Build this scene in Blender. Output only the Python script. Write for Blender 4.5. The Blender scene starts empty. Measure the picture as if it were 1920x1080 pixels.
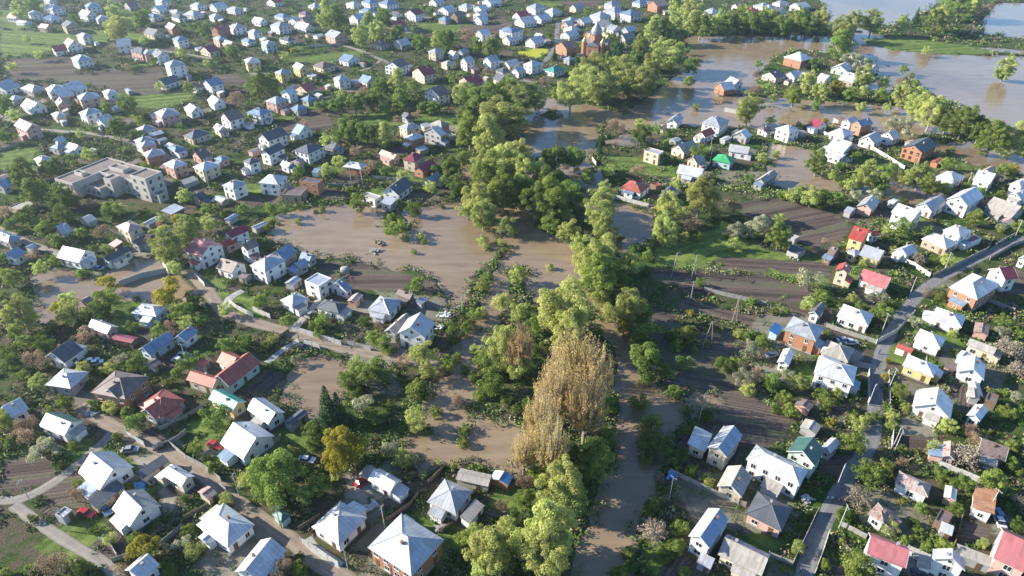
import bpy, math, random
import numpy as np
from mathutils import Vector, Matrix

# ------------------------------------------------------------------ camera, sky, sun, exposure
scene = bpy.context.scene
COL = scene.collection
HCAM = 130.0
PITCH = math.radians(33.3)
FPX = 1280.0
cam_d = bpy.data.cameras.new("camera")
cam = bpy.data.objects.new("camera", cam_d)
COL.objects.link(cam)
cam.location = (0, 0, HCAM)
cam.rotation_euler = (math.pi / 2 - PITCH, 0, 0)
cam_d.sensor_width = 36.0
cam_d.lens = 36.0 * FPX / 1920.0
cam_d.clip_start = 1.0
cam_d.clip_end = 12000.0
scene.camera = cam

SUN_EL = math.radians(23.0)
SUN_DIR = Vector((-math.cos(math.radians(9)), math.sin(math.radians(9)), 0)) * math.cos(SUN_EL) + Vector((0, 0, math.sin(SUN_EL)))
world = bpy.data.worlds.new("World")
scene.world = world
world.use_nodes = True
wn = world.node_tree
wn.nodes.clear()
sky = wn.nodes.new("ShaderNodeTexSky")
sky.sky_type = 'NISHITA'
sky.sun_disc = False
sky.sun_elevation = SUN_EL
sky.sun_rotation = math.atan2(SUN_DIR.x, SUN_DIR.y)
sky.air_density = 1.0
sky.dust_density = 0.3
sky.ozone_density = 5.0
bg = wn.nodes.new("ShaderNodeBackground")
bg.inputs["Strength"].default_value = 0.105
wo = wn.nodes.new("ShaderNodeOutputWorld")
wn.links.new(sky.outputs[0], bg.inputs[0])
wn.links.new(bg.outputs[0], wo.inputs[0])

sun_d = bpy.data.lights.new("sun", 'SUN')
sun_d.energy = 5.0
sun_d.angle = math.radians(0.5)
sun_d.color = (1.0, 0.92, 0.77)
sun = bpy.data.objects.new("sun", sun_d)
COL.objects.link(sun)
sun.rotation_euler = (-SUN_DIR).to_track_quat('-Z', 'Y').to_euler()
sun.location = SUN_DIR * 400

scene.view_settings.view_transform = 'Standard'
scene.view_settings.look = 'None'
scene.view_settings.exposure = 1.45
scene.view_settings.gamma = 1.0
scene.view_settings.use_curve_mapping = False
scene.cycles.max_bounces = 6
scene.cycles.diffuse_bounces = 4
scene.cycles.glossy_bounces = 2
scene.cycles.transmission_bounces = 2
scene.cycles.volume_bounces = 0
scene.cycles.transparent_max_bounces = 4
scene.cycles.use_denoising = True

rng = np.random.default_rng(11)
random.seed(5)
LAND = 0.45

# ------------------------------------------------------------------ photo pixel -> place on the ground
CP, SP = math.cos(PITCH), math.sin(PITCH)
def G(px, py, z=LAND):
    x = (px - 960.0) / FPX
    v = -(py - 540.0) / FPX
    d = (x, CP + v * SP, -SP + v * CP)
    t = (z - HCAM) / d[2]
    return Vector((d[0] * t, d[1] * t, z))
def PX(p):
    v = Vector((p[0], p[1], p[2] - HCAM))
    dep = v.y * CP - v.z * SP
    up = v.y * SP + v.z * CP
    return 960 + FPX * v.x / dep, 540 - FPX * up / dep
def PXM(p):      # photo pixels per metre at a place
    dep = p[1] * CP - (p[2] - HCAM) * SP
    return FPX / dep

# ------------------------------------------------------------------ mesh helpers
def new_mesh(name, verts, faces, mats=(), mi=None, smooth=False, uv=None):
    me = bpy.data.meshes.new(name)
    me.from_pydata([tuple(v) for v in verts], [], faces)
    for m in mats: me.materials.append(m)
    if mi is not None: me.polygons.foreach_set("material_index", mi)
    if smooth: me.polygons.foreach_set("use_smooth", [True] * len(faces))
    if uv is not None:
        l = me.uv_layers.new(name="UVMap")
        l.data.foreach_set("uv", np.asarray(uv, dtype=np.float32).ravel())
    me.update()
    return me
def quads_mesh(name, V, mats, col=None, mi=None, tri=False):
    """V: (n,4,3) separate quads"""
    k = V.shape[1]
    n = V.shape[0]
    me = bpy.data.meshes.new(name)
    me.vertices.add(n * k)
    me.vertices.foreach_set("co", V.astype(np.float32).ravel())
    me.loops.add(n * k)
    me.loops.foreach_set("vertex_index", np.arange(n * k, dtype=np.int32))
    me.polygons.add(n)
    me.polygons.foreach_set("loop_start", np.arange(0, n * k, k, dtype=np.int32))
    me.polygons.foreach_set("loop_total", np.full(n, k, dtype=np.int32))
    for m in mats: me.materials.append(m)
    if mi is not None: me.polygons.foreach_set("material_index", mi.astype(np.int32))
    if col is not None:
        a = me.color_attributes.new("tint", 'FLOAT_COLOR', 'CORNER')
        c = np.ones((n, k, 4), np.float32)
        c[:, :, :3] = col[:, None, :]
        a.data.foreach_set("color", c.ravel())
    me.update(calc_edges=True)
    return me
def link(name, data, parent=None, loc=None, rz=None):
    o = bpy.data.objects.new(name, data)
    COL.objects.link(o)
    if parent is not None: o.parent = parent
    if loc is not None: o.location = loc
    if rz is not None: o.rotation_euler = (0, 0, rz)
    return o
def root(name, loc, rz=0.0):
    o = bpy.data.objects.new(name, None)
    o.empty_display_size = 0.5
    COL.objects.link(o)
    o.location = loc
    o.rotation_euler = (0, 0, rz)
    return o
class MB:
    def __init__(s): s.v = []; s.f = []; s.m = []
    def add(s, vs, fs, m=0):
        b = len(s.v); s.v += [tuple(v) for v in vs]
        s.f += [tuple(i + b for i in f) for f in fs]; s.m += [m] * len(fs)
        return s
    def box(s, x0, x1, y0, y1, z0, z1, m=0):
        vs = [(x0,y0,z0),(x1,y0,z0),(x1,y1,z0),(x0,y1,z0),(x0,y0,z1),(x1,y0,z1),(x1,y1,z1),(x0,y1,z1)]
        return s.add(vs, [(0,3,2,1),(4,5,6,7),(0,1,5,4),(1,2,6,5),(2,3,7,6),(3,0,4,7)], m)
    def tube(s, pts, rad, n=6, m=0, cap=True):
        rings = []
        for i, p in enumerate(pts):
            p = Vector(p)
            a = Vector(pts[max(i-1,0)]); c = Vector(pts[min(i+1,len(pts)-1)])
            d = (c - a).normalized()
            u = d.orthogonal().normalized() if i == 0 else (u - d * u.dot(d)).normalized()
            w = d.cross(u)
            r = rad[i] if hasattr(rad, '__len__') else rad
            rings.append([p + u * (r*math.cos(2*math.pi*k/n)) + w * (r*math.sin(2*math.pi*k/n)) for k in range(n)])
        vs = [v for r in rings for v in r]
        fs = []
        for i in range(len(pts)-1):
            for k in range(n):
                fs.append((i*n+k, i*n+(k+1)%n, (i+1)*n+(k+1)%n, (i+1)*n+k))
        if cap:
            fs.append(tuple(range(n))[::-1]); fs.append(tuple((len(pts)-1)*n+k for k in range(n)))
        return s.add(vs, fs, m)
    def lathe(s, prof, n=16, m=0, cx=0, cy=0):
        vs = []; fs = []
        for r, z in prof:
            for k in range(n): vs.append((cx + r*math.cos(2*math.pi*k/n), cy + r*math.sin(2*math.pi*k/n), z))
        for i in range(len(prof)-1):
            for k in range(n): fs.append((i*n+k, i*n+(k+1)%n, (i+1)*n+(k+1)%n, (i+1)*n+k))
        fs.append(tuple(range(n))[::-1]); fs.append(tuple((len(prof)-1)*n+k for k in range(n)))
        return s.add(vs, fs, m)
    def mesh(s, name, mats, smooth=False): return new_mesh(name, s.v, s.f, mats, s.m, smooth)
    def build(s, name, mats, parent=None, smooth=False, loc=None):
        return link(name, s.mesh(name, mats, smooth), parent, loc)

# ------------------------------------------------------------------ materials
def mat(name):
    m = bpy.data.materials.new(name)
    m.use_nodes = True
    nt = m.node_tree
    nt.nodes.clear()
    out = nt.nodes.new("ShaderNodeOutputMaterial")
    b = nt.nodes.new("ShaderNodeBsdfPrincipled")
    nt.links.new(b.outputs[0], out.inputs[0])
    return m, nt, b, out
def N(nt, t, **kw):
    n = nt.nodes.new(t)
    for k, v in kw.items(): setattr(n, k, v)
    return n
def noise(nt, vec, scale, detail=4.0, rough=0.55, w=None):
    n = N(nt, "ShaderNodeTexNoise")
    n.inputs["Scale"].default_value = scale
    n.inputs["Detail"].default_value = detail
    n.inputs["Roughness"].default_value = rough
    if vec is not None: nt.links.new(vec, n.inputs["Vector"])
    return n.outputs["Fac"]
def ramp(nt, fac, stops):
    r = N(nt, "ShaderNodeValToRGB")
    el = r.color_ramp.elements
    el[0].position, el[0].color = stops[0][0], (*stops[0][1], 1)
    el[1].position, el[1].color = stops[1][0], (*stops[1][1], 1)
    for p, c in stops[2:]:
        e = el.new(p); e.color = (*c, 1)
    nt.links.new(fac, r.inputs[0])
    return r.outputs[0]
def mixc(nt, f, a, b, blend='MIX'):
    n = N(nt, "ShaderNodeMix"); n.data_type = 'RGBA'; n.blend_type = blend
    for s, v in ((0, f), (6, a), (7, b)):
        if isinstance(v, (int, float)): n.inputs[s].default_value = v
        elif isinstance(v, tuple): n.inputs[s].default_value = (*v, 1)
        else: nt.links.new(v, n.inputs[s])
    return n.outputs[2]
def mth(nt, op, a, b=None, c=None):
    n = N(nt, "ShaderNodeMath", operation=op)
    for s, v in ((0, a), (1, b), (2, c)):
        if v is None: continue
        if isinstance(v, (int, float)): n.inputs[s].default_value = v
        else: nt.links.new(v, n.inputs[s])
    return n.outputs[0]
def step01(nt, v, lo, hi):
    n = N(nt, "ShaderNodeMapRange"); n.interpolation_type = 'SMOOTHSTEP'
    nt.links.new(v, n.inputs[0]); n.inputs[1].default_value = lo; n.inputs[2].default_value = hi
    return n.outputs[0]
def bump(nt, b, h, strength, dist=0.05):
    n = N(nt, "ShaderNodeBump"); n.inputs["Strength"].default_value = strength; n.inputs["Distance"].default_value = dist
    nt.links.new(h, n.inputs["Height"]); nt.links.new(n.outputs[0], b.inputs["Normal"])
def scalecol(c, k): return tuple(min(1.0, x * k) for x in c)

def wall_mat(name, c, brick=False):
    m, nt, b, _ = mat(name)
    tc = N(nt, "ShaderNodeTexCoord").outputs["Object"]
    oi = N(nt, "ShaderNodeObjectInfo").outputs["Random"]
    f = noise(nt, tc, 0.7, 6, 0.65)
    base = ramp(nt, f, [(0.3, scalecol(c, 0.78)), (0.62, c)])
    if brick:
        bt = N(nt, "ShaderNodeTexBrick"); nt.links.new(tc, bt.inputs["Vector"])
        mp = N(nt, "ShaderNodeMapping"); mp.inputs["Rotation"].default_value = (math.pi/2, 0, 0)
        nt.links.new(tc, mp.inputs[0]); nt.links.new(mp.outputs[0], bt.inputs["Vector"])
        bt.inputs["Color1"].default_value = (*c, 1); bt.inputs["Color2"].default_value = (*scalecol(c, 0.7), 1)
        bt.inputs["Mortar"].default_value = (0.38, 0.34, 0.3, 1); bt.inputs["Scale"].default_value = 2.2
        bt.inputs["Mortar Size"].default_value = 0.012
        base = mixc(nt, 0.6, base, bt.outputs[0])
    base = mixc(nt, 1.0, base, ramp(nt, oi, [(0, (0.86, 0.86, 0.86)), (1, (1, 1, 1))]), 'MULTIPLY')
    nt.links.new(base, b.inputs["Base Color"])
    b.inputs["Roughness"].default_value = 0.85
    b.inputs["Specular IOR Level"].default_value = 0.25
    return m
def roof_mat(name, c, metallic=0.0, rough=0.5, seam=0.55, worn=0.25, wornc=None, tile=0.0):
    m, nt, b, _ = mat(name)
    uv = N(nt, "ShaderNodeUVMap").outputs[0]
    tc = N(nt, "ShaderNodeTexCoord").outputs["Object"]
    oi = N(nt, "ShaderNodeObjectInfo").outputs["Random"]
    sx = N(nt, "ShaderNodeSeparateXYZ"); nt.links.new(uv, sx.inputs[0])
    # standing seams / corrugation across the slope
    u = mth(nt, 'FRACT', mth(nt, 'DIVIDE', sx.outputs[0], seam))
    line = mth(nt, 'LESS_THAN', mth(nt, 'ABSOLUTE', mth(nt, 'SUBTRACT', u, 0.5)), 0.09)
    # sheets: rows of panels with slight differences
    cell = N(nt, "ShaderNodeTexWhiteNoise", noise_dimensions='3D')
    cb = N(nt, "ShaderNodeCombineXYZ")
    nt.links.new(mth(nt, 'FLOOR', mth(nt, 'DIVIDE', sx.outputs[0], seam * 2)), cb.inputs[0])
    nt.links.new(mth(nt, 'FLOOR', mth(nt, 'DIVIDE', sx.outputs[1], 1.8)), cb.inputs[1])
    nt.links.new(oi, cb.inputs[2]); nt.links.new(cb.outputs[0], cell.inputs[0])
    base = ramp(nt, cell.outputs[0], [(0, scalecol(c, 0.76)), (1, scalecol(c, 1.06))])
    mp = N(nt, "ShaderNodeMapping"); mp.inputs["Scale"].default_value = (1.6, 0.35, 1)
    nt.links.new(uv, mp.inputs[0])
    va = N(nt, "ShaderNodeVectorMath", operation='ADD'); nt.links.new(mp.outputs[0], va.inputs[0])
    cr = N(nt, "ShaderNodeCombineXYZ"); nt.links.new(mth(nt, 'MULTIPLY', oi, 90.0), cr.inputs[2]); nt.links.new(cr.outputs[0], va.inputs[1])
    f = noise(nt, va.outputs[0], 0.9, 7, 0.7)
    wc = wornc or scalecol(c, 0.6)
    base = mixc(nt, mth(nt, 'MULTIPLY', step01(nt, f, 0.48, 0.6), worn * 2), base, wc)
    base = mixc(nt, mth(nt, 'MULTIPLY', line, 0.5), base, scalecol(c, 0.55))
    base = mixc(nt, 1.0, base, ramp(nt, oi, [(0, (0.8, 0.8, 0.8)), (1, (1.0, 1.0, 1.0))]), 'MULTIPLY')
    nt.links.new(base, b.inputs["Base Color"])
    b.inputs["Metallic"].default_value = metallic
    b.inputs["Roughness"].default_value = rough
    rr = mth(nt, 'ADD', mth(nt, 'MULTIPLY', f, 0.25), rough - 0.12)
    nt.links.new(rr, b.inputs["Roughness"])
    bump(nt, b, mth(nt, 'ADD', line, mth(nt, 'MULTIPLY', f, 0.6)), 0.35, 0.06)
    return m
def plain(name, c, rough=0.7, metallic=0.0, var=0.2, scale=1.5):
    m, nt, b, _ = mat(name)
    tc = N(nt, "ShaderNodeTexCoord").outputs["Object"]
    f = noise(nt, tc, scale, 4)
    nt.links.new(ramp(nt, f, [(0.3, scalecol(c, 1 - var)), (0.7, c)]), b.inputs["Base Color"])
    b.inputs["Roughness"].default_value = rough
    b.inputs["Metallic"].default_value = metallic
    return m
WALL = {
 'W': wall_mat("wall_white", (0.78, 0.78, 0.76)), 'C': wall_mat("wall_cream", (0.60, 0.53, 0.40)),
 'Y': wall_mat("wall_yellow", (0.66, 0.52, 0.24)), 'B': wall_mat("wall_brick", (0.42, 0.19, 0.10), True),
 'P': wall_mat("wall_pink", (0.56, 0.36, 0.31)), 'G': wall_mat("wall_grey", (0.36, 0.36, 0.36)),
 'L': wall_mat("wall_blue", (0.42, 0.56, 0.60)), 'N': wall_mat("wall_brown", (0.17, 0.12, 0.09)),
 'E': wall_mat("wall_greybeige", (0.50, 0.47, 0.42)),
 'M': wall_mat("wall_mint", (0.46, 0.60, 0.50)), 'T': wall_mat("wall_tan", (0.42, 0.33, 0.24)),
}
WALLW = {'W':'white','C':'cream','Y':'yellow','B':'brick','P':'pink','G':'grey','L':'pale blue','N':'brown','M':'mint green','T':'tan'}
ROOF = {
 'w': roof_mat("roof_pale_zinc", (0.68, 0.695, 0.715), 0.25, 0.42, 0.95, 0.34, (0.52, 0.47, 0.42)),
 'z': roof_mat("roof_zinc", (0.47, 0.50, 0.545), 0.3, 0.42, 0.95, 0.36, (0.38, 0.34, 0.31)),
 'd': roof_mat("roof_dark_slate", (0.11, 0.12, 0.14), 0.05, 0.5, 0.4, 0.2),
 'n': roof_mat("roof_brown", (0.20, 0.15, 0.14), 0.05, 0.5, 0.4, 0.2),
 'r': roof_mat("roof_red", (0.42, 0.075, 0.06), 0.05, 0.45, 0.4, 0.12),
 'm': roof_mat("roof_crimson", (0.27, 0.045, 0.07), 0.05, 0.45, 0.4, 0.12),
 'o': roof_mat("roof_orange_red", (0.42, 0.115, 0.08), 0.05, 0.5, 0.4, 0.15),
 'g': roof_mat("roof_dark_green", (0.06, 0.14, 0.12), 0.1, 0.45, 0.5, 0.15),
 'e': roof_mat("roof_bright_green", (0.06, 0.38, 0.14), 0.05, 0.45, 0.5, 0.1),
 't': roof_mat("roof_turquoise", (0.08, 0.34, 0.28), 0.05, 0.45, 0.5, 0.15),
 'b': roof_mat("roof_blue_grey", (0.26, 0.35, 0.47), 0.3, 0.42, 0.6, 0.2),
 'u': roof_mat("roof_rusty", (0.40, 0.33, 0.30), 0.1, 0.6, 0.6, 0.5, (0.27, 0.10, 0.06)),
 's': roof_mat("roof_weathered_slate", (0.40, 0.37, 0.34), 0.0, 0.8, 0.25, 0.35, (0.24, 0.22, 0.20)),
 'q': roof_mat("roof_dusty_red", (0.42, 0.14, 0.15), 0.05, 0.5, 0.4, 0.25, (0.33, 0.16, 0.16)),
 'R': roof_mat("roof_orange_rust", (0.40, 0.19, 0.10), 0.1, 0.6, 0.5, 0.4, (0.46, 0.30, 0.22)),
 'v': roof_mat("roof_vivid_blue", (0.05, 0.22, 0.55), 0.05, 0.45, 0.6, 0.1),
 'p': roof_mat("roof_salmon", (0.52, 0.36, 0.32), 0.0, 0.6, 0.4, 0.2),
}
ROOFW = {'w':'pale','z':'grey','d':'dark grey','n':'brown','r':'red','m':'crimson','o':'orange-red','g':'dark green','e':'bright green','t':'turquoise','b':'blue-grey','u':'rusty','s':'weathered','v':'vivid blue','p':'salmon','q':'dusty red','R':'orange rust'}
M_GLASS = plain("window_glass", (0.03, 0.035, 0.045), 0.12, 0, 0.3)
M_FRAME = plain("window_frame_white", (0.62, 0.62, 0.6), 0.5)
M_DOOR = plain("door_brown", (0.14, 0.08, 0.05), 0.6)
M_CHIM = WALL['B']
M_CONC = plain("concrete", (0.32, 0.31, 0.29), 0.85, 0, 0.3)
M_CONCW = plain("white_concrete", (0.46, 0.46, 0.44), 0.8, 0, 0.25)
M_WOOD = plain("weathered_wood", (0.22, 0.17, 0.12), 0.85, 0, 0.4)
M_BARK = plain("bark", (0.16, 0.12, 0.09), 0.9, 0, 0.45, 3)
M_BARKP = plain("pale_bark", (0.34, 0.29, 0.23), 0.9, 0, 0.35, 3)
M_STEEL = plain("galvanised_steel", (0.5, 0.5, 0.5), 0.4, 0.6)
M_DARK = plain("rubber_and_hole_shade", (0.02, 0.02, 0.02), 0.7)

# ------------------------------------------------------------------ tags
LANDMARKS = []      # (name, px, py)
THINGS = []         # dicts waiting for a label
def tag(o, label, cat, group=None):
    o["label"] = label; o["category"] = cat
    if group: o["group"] = group
def struct(o, kind="structure"): o["kind"] = kind; return o
def later(o, look, cat, group, px, py, short=None): THINGS.append(dict(o=o, look=look, cat=cat, group=group, px=px, py=py, short=short or cat))
def tile(t): return int(t[0]) * 480.0, int(t[1]) * 270.0
# ------------------------------------------------------------------ where things stand: tile origin + quarter pixels of the photograph
# buildings: eave corners (outer one, near one, other one), storeys, roof type, roof colour, wall colour [# landmark name]
BUILD = {
'00': """505 430 580 465 700 445 2 h z W
385 365 410 390 510 375 1 b m W # the low crimson-roofed house
470 320 520 345 615 330 2 a n W
540 270 620 285 705 275 2 h z W
835 320 880 350 985 345 2 b z W
945 370 1060 400 1140 380 2 h d P
1060 385 1085 410 1160 400 2 h z P
1130 405 1180 430 1275 415 2 a d W
1215 480 1270 505 1400 485 3 h z W # the three-storey white house
1185 620 1235 640 1330 600 1 b d W
1525 620 1580 650 1675 625 2 b b W
1450 650 1475 665 1530 640 1 b n W
-60 640 40 680 110 640 1 b z W
190 650 240 690 320 660 1 h z G
305 670 370 700 520 680 2 h z W
380 700 450 735 540 715 1 b w P
495 650 560 685 610 650 1 b w W
530 730 600 755 755 740 2 h z P
750 690 800 715 890 700 1 h w W
570 850 640 870 775 840 2 h z W
150 790 230 830 355 800 1 a z W
360 860 420 885 505 870 1 h w C
695 915 780 935 870 905 1 b w W
375 770 430 800 530 790 1 a n P
70 950 195 985 320 960 2 a p P # the big pink house
1125 850 1210 885 1365 860 2 h z P
1375 820 1430 850 1530 830 1 a w W
1535 755 1600 790 1700 775 1 a w W
1640 880 1720 910 1835 880 2 b n W
1000 970 1065 990 1180 965 1 h z W
1360 1020 1440 1045 1590 1000 1 h d C
1585 960 1640 985 1715 970 1 a z C
1850 840 1900 860 1990 835 2 h b W
400 1055 440 1070 500 1050 1 b w L
975 1060 1050 1080 1175 1055 2 h z W
1810 450 1850 480 1960 470 2 h z Y # the square yellow house
340 50 390 75 470 55 2 h z W
600 25 650 60 760 50 2 h b W
190 95 240 115 320 105 2 h z W
340 125 380 150 450 130 1 h w W
450 180 490 205 600 190 2 a d T
615 95 650 120 700 105 2 a w W
680 130 730 155 830 145 1 h z W
320 200 345 215 380 200 1 a p T
150 160 180 175 215 160 0 a w W
1100 240 1150 265 1215 245 1 a d C
1230 200 1285 220 1350 210 2 a w B
1290 290 1330 310 1415 295 2 h b W
1580 220 1640 235 1730 215 2 b o B # the orange brick house
1720 195 1760 215 1850 200 2 h z W
1510 370 1570 395 1640 375 1 b m C
1395 100 1450 120 1500 100 1 h z W
1560 120 1600 140 1680 130 1 h z W
1440 35 1480 55 1540 40 1 h z W
1155 65 1190 80 1235 65 1 b w W
1870 235 1900 255 1960 240 2 h z W
1815 300 1860 320 1920 305 1 h b W
1600 285 1640 305 1710 290 2 h z P
1680 325 1720 345 1770 330 1 a w P
1100 120 1150 135 1200 120 1 h b W
1565 50 1620 65 1710 50 1 b w W
1720 65 1760 85 1810 70 1 h z W
1285 85 1320 100 1370 90 1 h z G
330 5 370 15 420 5 1 h z W
1300 120 1340 140 1400 125 1 h d W
930 35 970 55 1030 45 1 b n G
1160 5 1210 20 1280 8 2 h z W
820 805 850 820 900 800 0 b w G
95 125 115 140 140 125 1 a p W
60 735 100 750 160 735 1 h w G""",
'10': """-20 155 30 170 75 155 1 a w W
110 185 170 210 260 190 2 h z W
255 150 300 165 335 150 1 b w W
320 195 370 220 410 200 1 a w W
330 155 370 170 410 155 1 b u P
35 320 75 345 160 330 2 h z L
185 290 240 310 295 295 1 h d W
435 265 460 275 500 260 0 b w W
530 250 590 285 670 260 2 a z P
155 115 200 135 250 120 1 h b W
330 100 370 115 420 100 1 h n C
705 130 760 150 850 130 2 b w W
790 75 840 95 890 80 1 h b W
1000 180 1050 200 1110 180 1 b r N # the small red-roofed house
1130 95 1195 115 1245 95 2 b m W
1385 70 1440 90 1480 70 1 b w W
1530 45 1580 60 1620 45 1 h z W
1380 140 1420 155 1460 140 1 h b G
1465 115 1510 130 1560 115 2 b n N
1640 60 1690 75 1735 60 1 b w W
1635 105 1690 120 1735 105 1 b w W
1635 145 1690 160 1735 145 1 b w W
1645 250 1695 265 1760 250 2 b w W
1845 220 1890 245 1960 225 2 h b W
1860 290 1900 310 1960 290 1 b w W
630 445 690 465 770 435 1 a b W
425 490 500 515 595 490 1 h n C
125 545 185 560 285 540 2 h z Y
270 500 325 525 400 510 2 a w Y
550 590 620 610 720 600 2 h z W # the white house by the junction
700 610 740 630 790 615 0 b z P
780 600 830 625 900 600 1 a b C
960 490 1075 510 1150 480 2 b n W
1170 530 1260 570 1350 545 2 b m C # the maroon-roofed terrace
1290 385 1345 400 1410 380 2 h z C
1240 680 1370 725 1460 700 2 b n W # the long brown-roofed house
1395 470 1430 490 1500 470 1 h s C
1535 455 1580 475 1640 460 2 b w W
1510 390 1550 405 1600 390 1 b z G
1455 400 1480 415 1510 400 1 a w W
1705 450 1760 470 1825 450 2 b z W
1850 480 1900 500 1970 480 1 b w C
1515 600 1600 635 1710 610 2 b m P
1775 590 1830 610 1900 590 1 a d C
1795 525 1850 545 1910 530 1 h d G
185 700 250 715 310 690 2 b w W
60 760 150 780 255 745 2 h z P
320 655 380 690 435 660 1 b o C
340 740 390 760 450 735 1 h b G
-60 840 30 870 110 830 2 h b W
260 810 310 830 385 805 1 h b G
15 1030 90 1060 235 1005 2 b d W
270 990 320 1010 420 970 1 a b W
1085 870 1120 885 1180 870 1 a d G
1065 950 1130 980 1240 950 2 h z C
1295 930 1390 955 1460 930 2 h s G
1090 1035 1170 1055 1280 1030 2 h w B
1245 990 1385 1025 1440 1005 2 b w G
1420 1010 1450 1030 1490 1010 0 f d G
885 320 935 345 980 320 1 h n C
1045 325 1090 345 1150 325 1 b w G
800 10 850 30 920 15 2 h b W
940 20 980 40 1060 20 2 h b W
690 30 730 45 780 30 1 h w W
1310 10 1350 25 1400 10 1 b w W
1690 10 1760 30 1850 15 1 b w W
90 10 140 25 190 10 1 b r W
410 40 440 55 480 40 1 h z W
1010 110 1050 125 1085 110 1 a d W""",
'20': """10 115 60 130 125 110 1 b r W
130 50 175 70 240 50 2 h z W
265 80 305 100 345 80 1 h w W
165 130 220 150 285 130 1 b w W
30 155 90 180 180 160 1 b w W
-50 230 0 250 65 215 3 h b W
110 310 170 330 230 305 1 b w W
170 275 205 290 240 275 1 a w G
395 150 440 170 485 150 1 h z G
385 180 420 195 445 180 1 b w P
490 155 540 175 590 155 1 b w G
370 255 430 275 495 255 1 b w W
400 215 450 235 495 215 1 h w C
370 330 410 370 455 345 2 b n B
540 255 590 270 640 255 1 b w B
445 55 480 70 530 55 1 b z C
620 110 660 135 720 110 2 h z W
650 185 690 205 750 175 1 a d W
720 215 760 230 805 210 1 a z W
815 225 870 240 930 225 1 b w G
715 25 750 40 790 20 2 h z W
715 75 770 100 835 70 2 h z W
840 95 890 120 955 95 2 h b W
915 15 960 30 1000 15 1 h b W
1065 25 1090 50 1130 30 2 b u B
790 280 850 300 930 285 1 b s G
385 440 430 455 480 440 1 h z G
85 480 150 500 225 475 2 h w W
255 520 315 545 385 515 1 h t W # the turquoise-roofed cottage
-20 470 20 490 45 475 1 b w P
0 530 50 550 95 530 1 b w W
1535 645 1590 680 1665 660 1 b w B # the small flooded brick house
1625 610 1660 640 1710 620 1 a w W
1425 920 1560 955 1620 900 2 h z W
1365 1010 1450 1030 1540 1000 1 b r W
1150 920 1240 930 1310 890 1 b z W
1660 1010 1760 1040 1790 1010 1 b w G
1455 75 1500 110 1550 80 2 h z C
1745 75 1790 95 1850 80 1 h r C
1665 45 1690 55 1730 40 1 b p W
1835 40 1880 60 1950 40 1 h z W
1840 960 1890 980 1950 960 1 h n W
1180 1045 1230 1065 1270 1045 0 b z G""",
'30': """150 420 250 460 310 420 2 h w B
185 40 240 60 300 40 1 b w W
50 20 90 35 140 20 1 h z W
40 85 75 100 120 80 1 a d W
-30 50 10 65 45 50 1 h z W
-30 555 60 590 105 565 1 b d C
125 560 200 585 255 565 1 b w W
250 540 290 555 330 545 0 b n G
470 510 590 535 645 505 1 b w M
680 420 740 450 810 430 1 h w W
720 510 760 530 800 500 1 a p W
365 580 430 600 485 590 1 a w W
540 590 640 620 685 580 1 a w T
325 930 370 960 415 930 1 a m W # the little maroon-roofed house
515 880 530 900 560 885 0 a n P
60 960 160 1000 235 970 2 h w W
560 905 620 930 660 900 1 b w W
635 920 700 950 770 920 2 b b B
465 990 570 1030 635 990 1 h w W
680 1045 800 1080 860 1040 1 b w W
845 1010 940 1045 990 1020 1 b w W""",
'01': """255 110 305 135 390 105 1 h w W
385 20 430 40 500 10 1 h b G
505 20 560 45 620 20 1 a w W
1020 80 1100 105 1250 90 2 h z B
1195 160 1300 185 1420 155 2 h w P
1255 30 1310 55 1390 30 1 h b W
1410 85 1500 110 1590 90 1 b n P
1420 180 1520 205 1665 165 2 h w C
1605 110 1660 130 1725 105 1 h b P
1810 130 1870 155 1960 130 2 h d W
1000 10 1060 30 1180 15 2 h z P
1640 320 1750 340 1870 300 2 h z W
1215 510 1285 530 1380 475 1 s w N # the white-roofed brick shed
605 550 660 590 720 560 0 b z G
840 630 960 665 1085 625 2 h p C
980 740 1030 760 1155 695 1 b d G
465 830 590 890 690 810 1 a w W
765 860 805 880 990 790 1 b d W
1355 815 1500 850 1700 770 2 a q W # the large red-roofed house
1665 680 1730 705 1880 650 2 b m W
1660 745 1700 770 1780 730 1 b r P
1790 770 1850 800 1950 760 2 b n W
1620 930 1740 970 1845 900 1 a n W
-80 690 60 740 160 700 1 h b G
50 830 110 860 170 810 1 b b W
190 770 230 790 280 765 0 b b G
400 640 470 680 550 650 1 b z G
1430 400 1490 420 1560 395 1 b d P
1690 560 1720 575 1775 530 0 b b G
50 480 150 500 280 450 0 f s T
-20 300 20 330 70 300 1 b b G
0 240 30 260 60 235 0 b p G""",
'11': """45 60 100 85 200 25 2 b d W
285 45 390 75 510 15 2 h d W
515 25 575 45 640 10 1 a d C
195 150 240 175 275 150 1 a w W
260 130 310 170 370 160 1 h n G
20 290 165 305 235 240 2 h w W
320 280 460 300 505 270 2 f d B
205 370 330 390 360 330 1 f n T
430 205 460 220 490 180 0 a b W
655 165 790 190 830 150 1 h w B
915 75 1030 115 1085 95 1 a p P
1105 110 1190 135 1260 80 2 h m C # the tall crimson-roofed house
+ 1190 185 1250 210 1340 150 1 b m B
1260 270 1320 290 1390 240 1 b b C
960 350 1070 385 1150 295 1 b d W # the white pond-side house
800 385 890 420 930 390 1 f s W
930 440 1010 460 1060 420 1 s z G
-65 920 65 960 240 875 2 h z W
150 810 210 870 270 800 1 b b G
100 840 160 860 230 850 0 b r N
340 850 400 880 430 830 1 a b G
280 900 330 930 390 890 1 b b G
215 1040 280 1060 340 1010 0 b z G
360 1030 470 1070 570 1010 2 f z W""",
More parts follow.
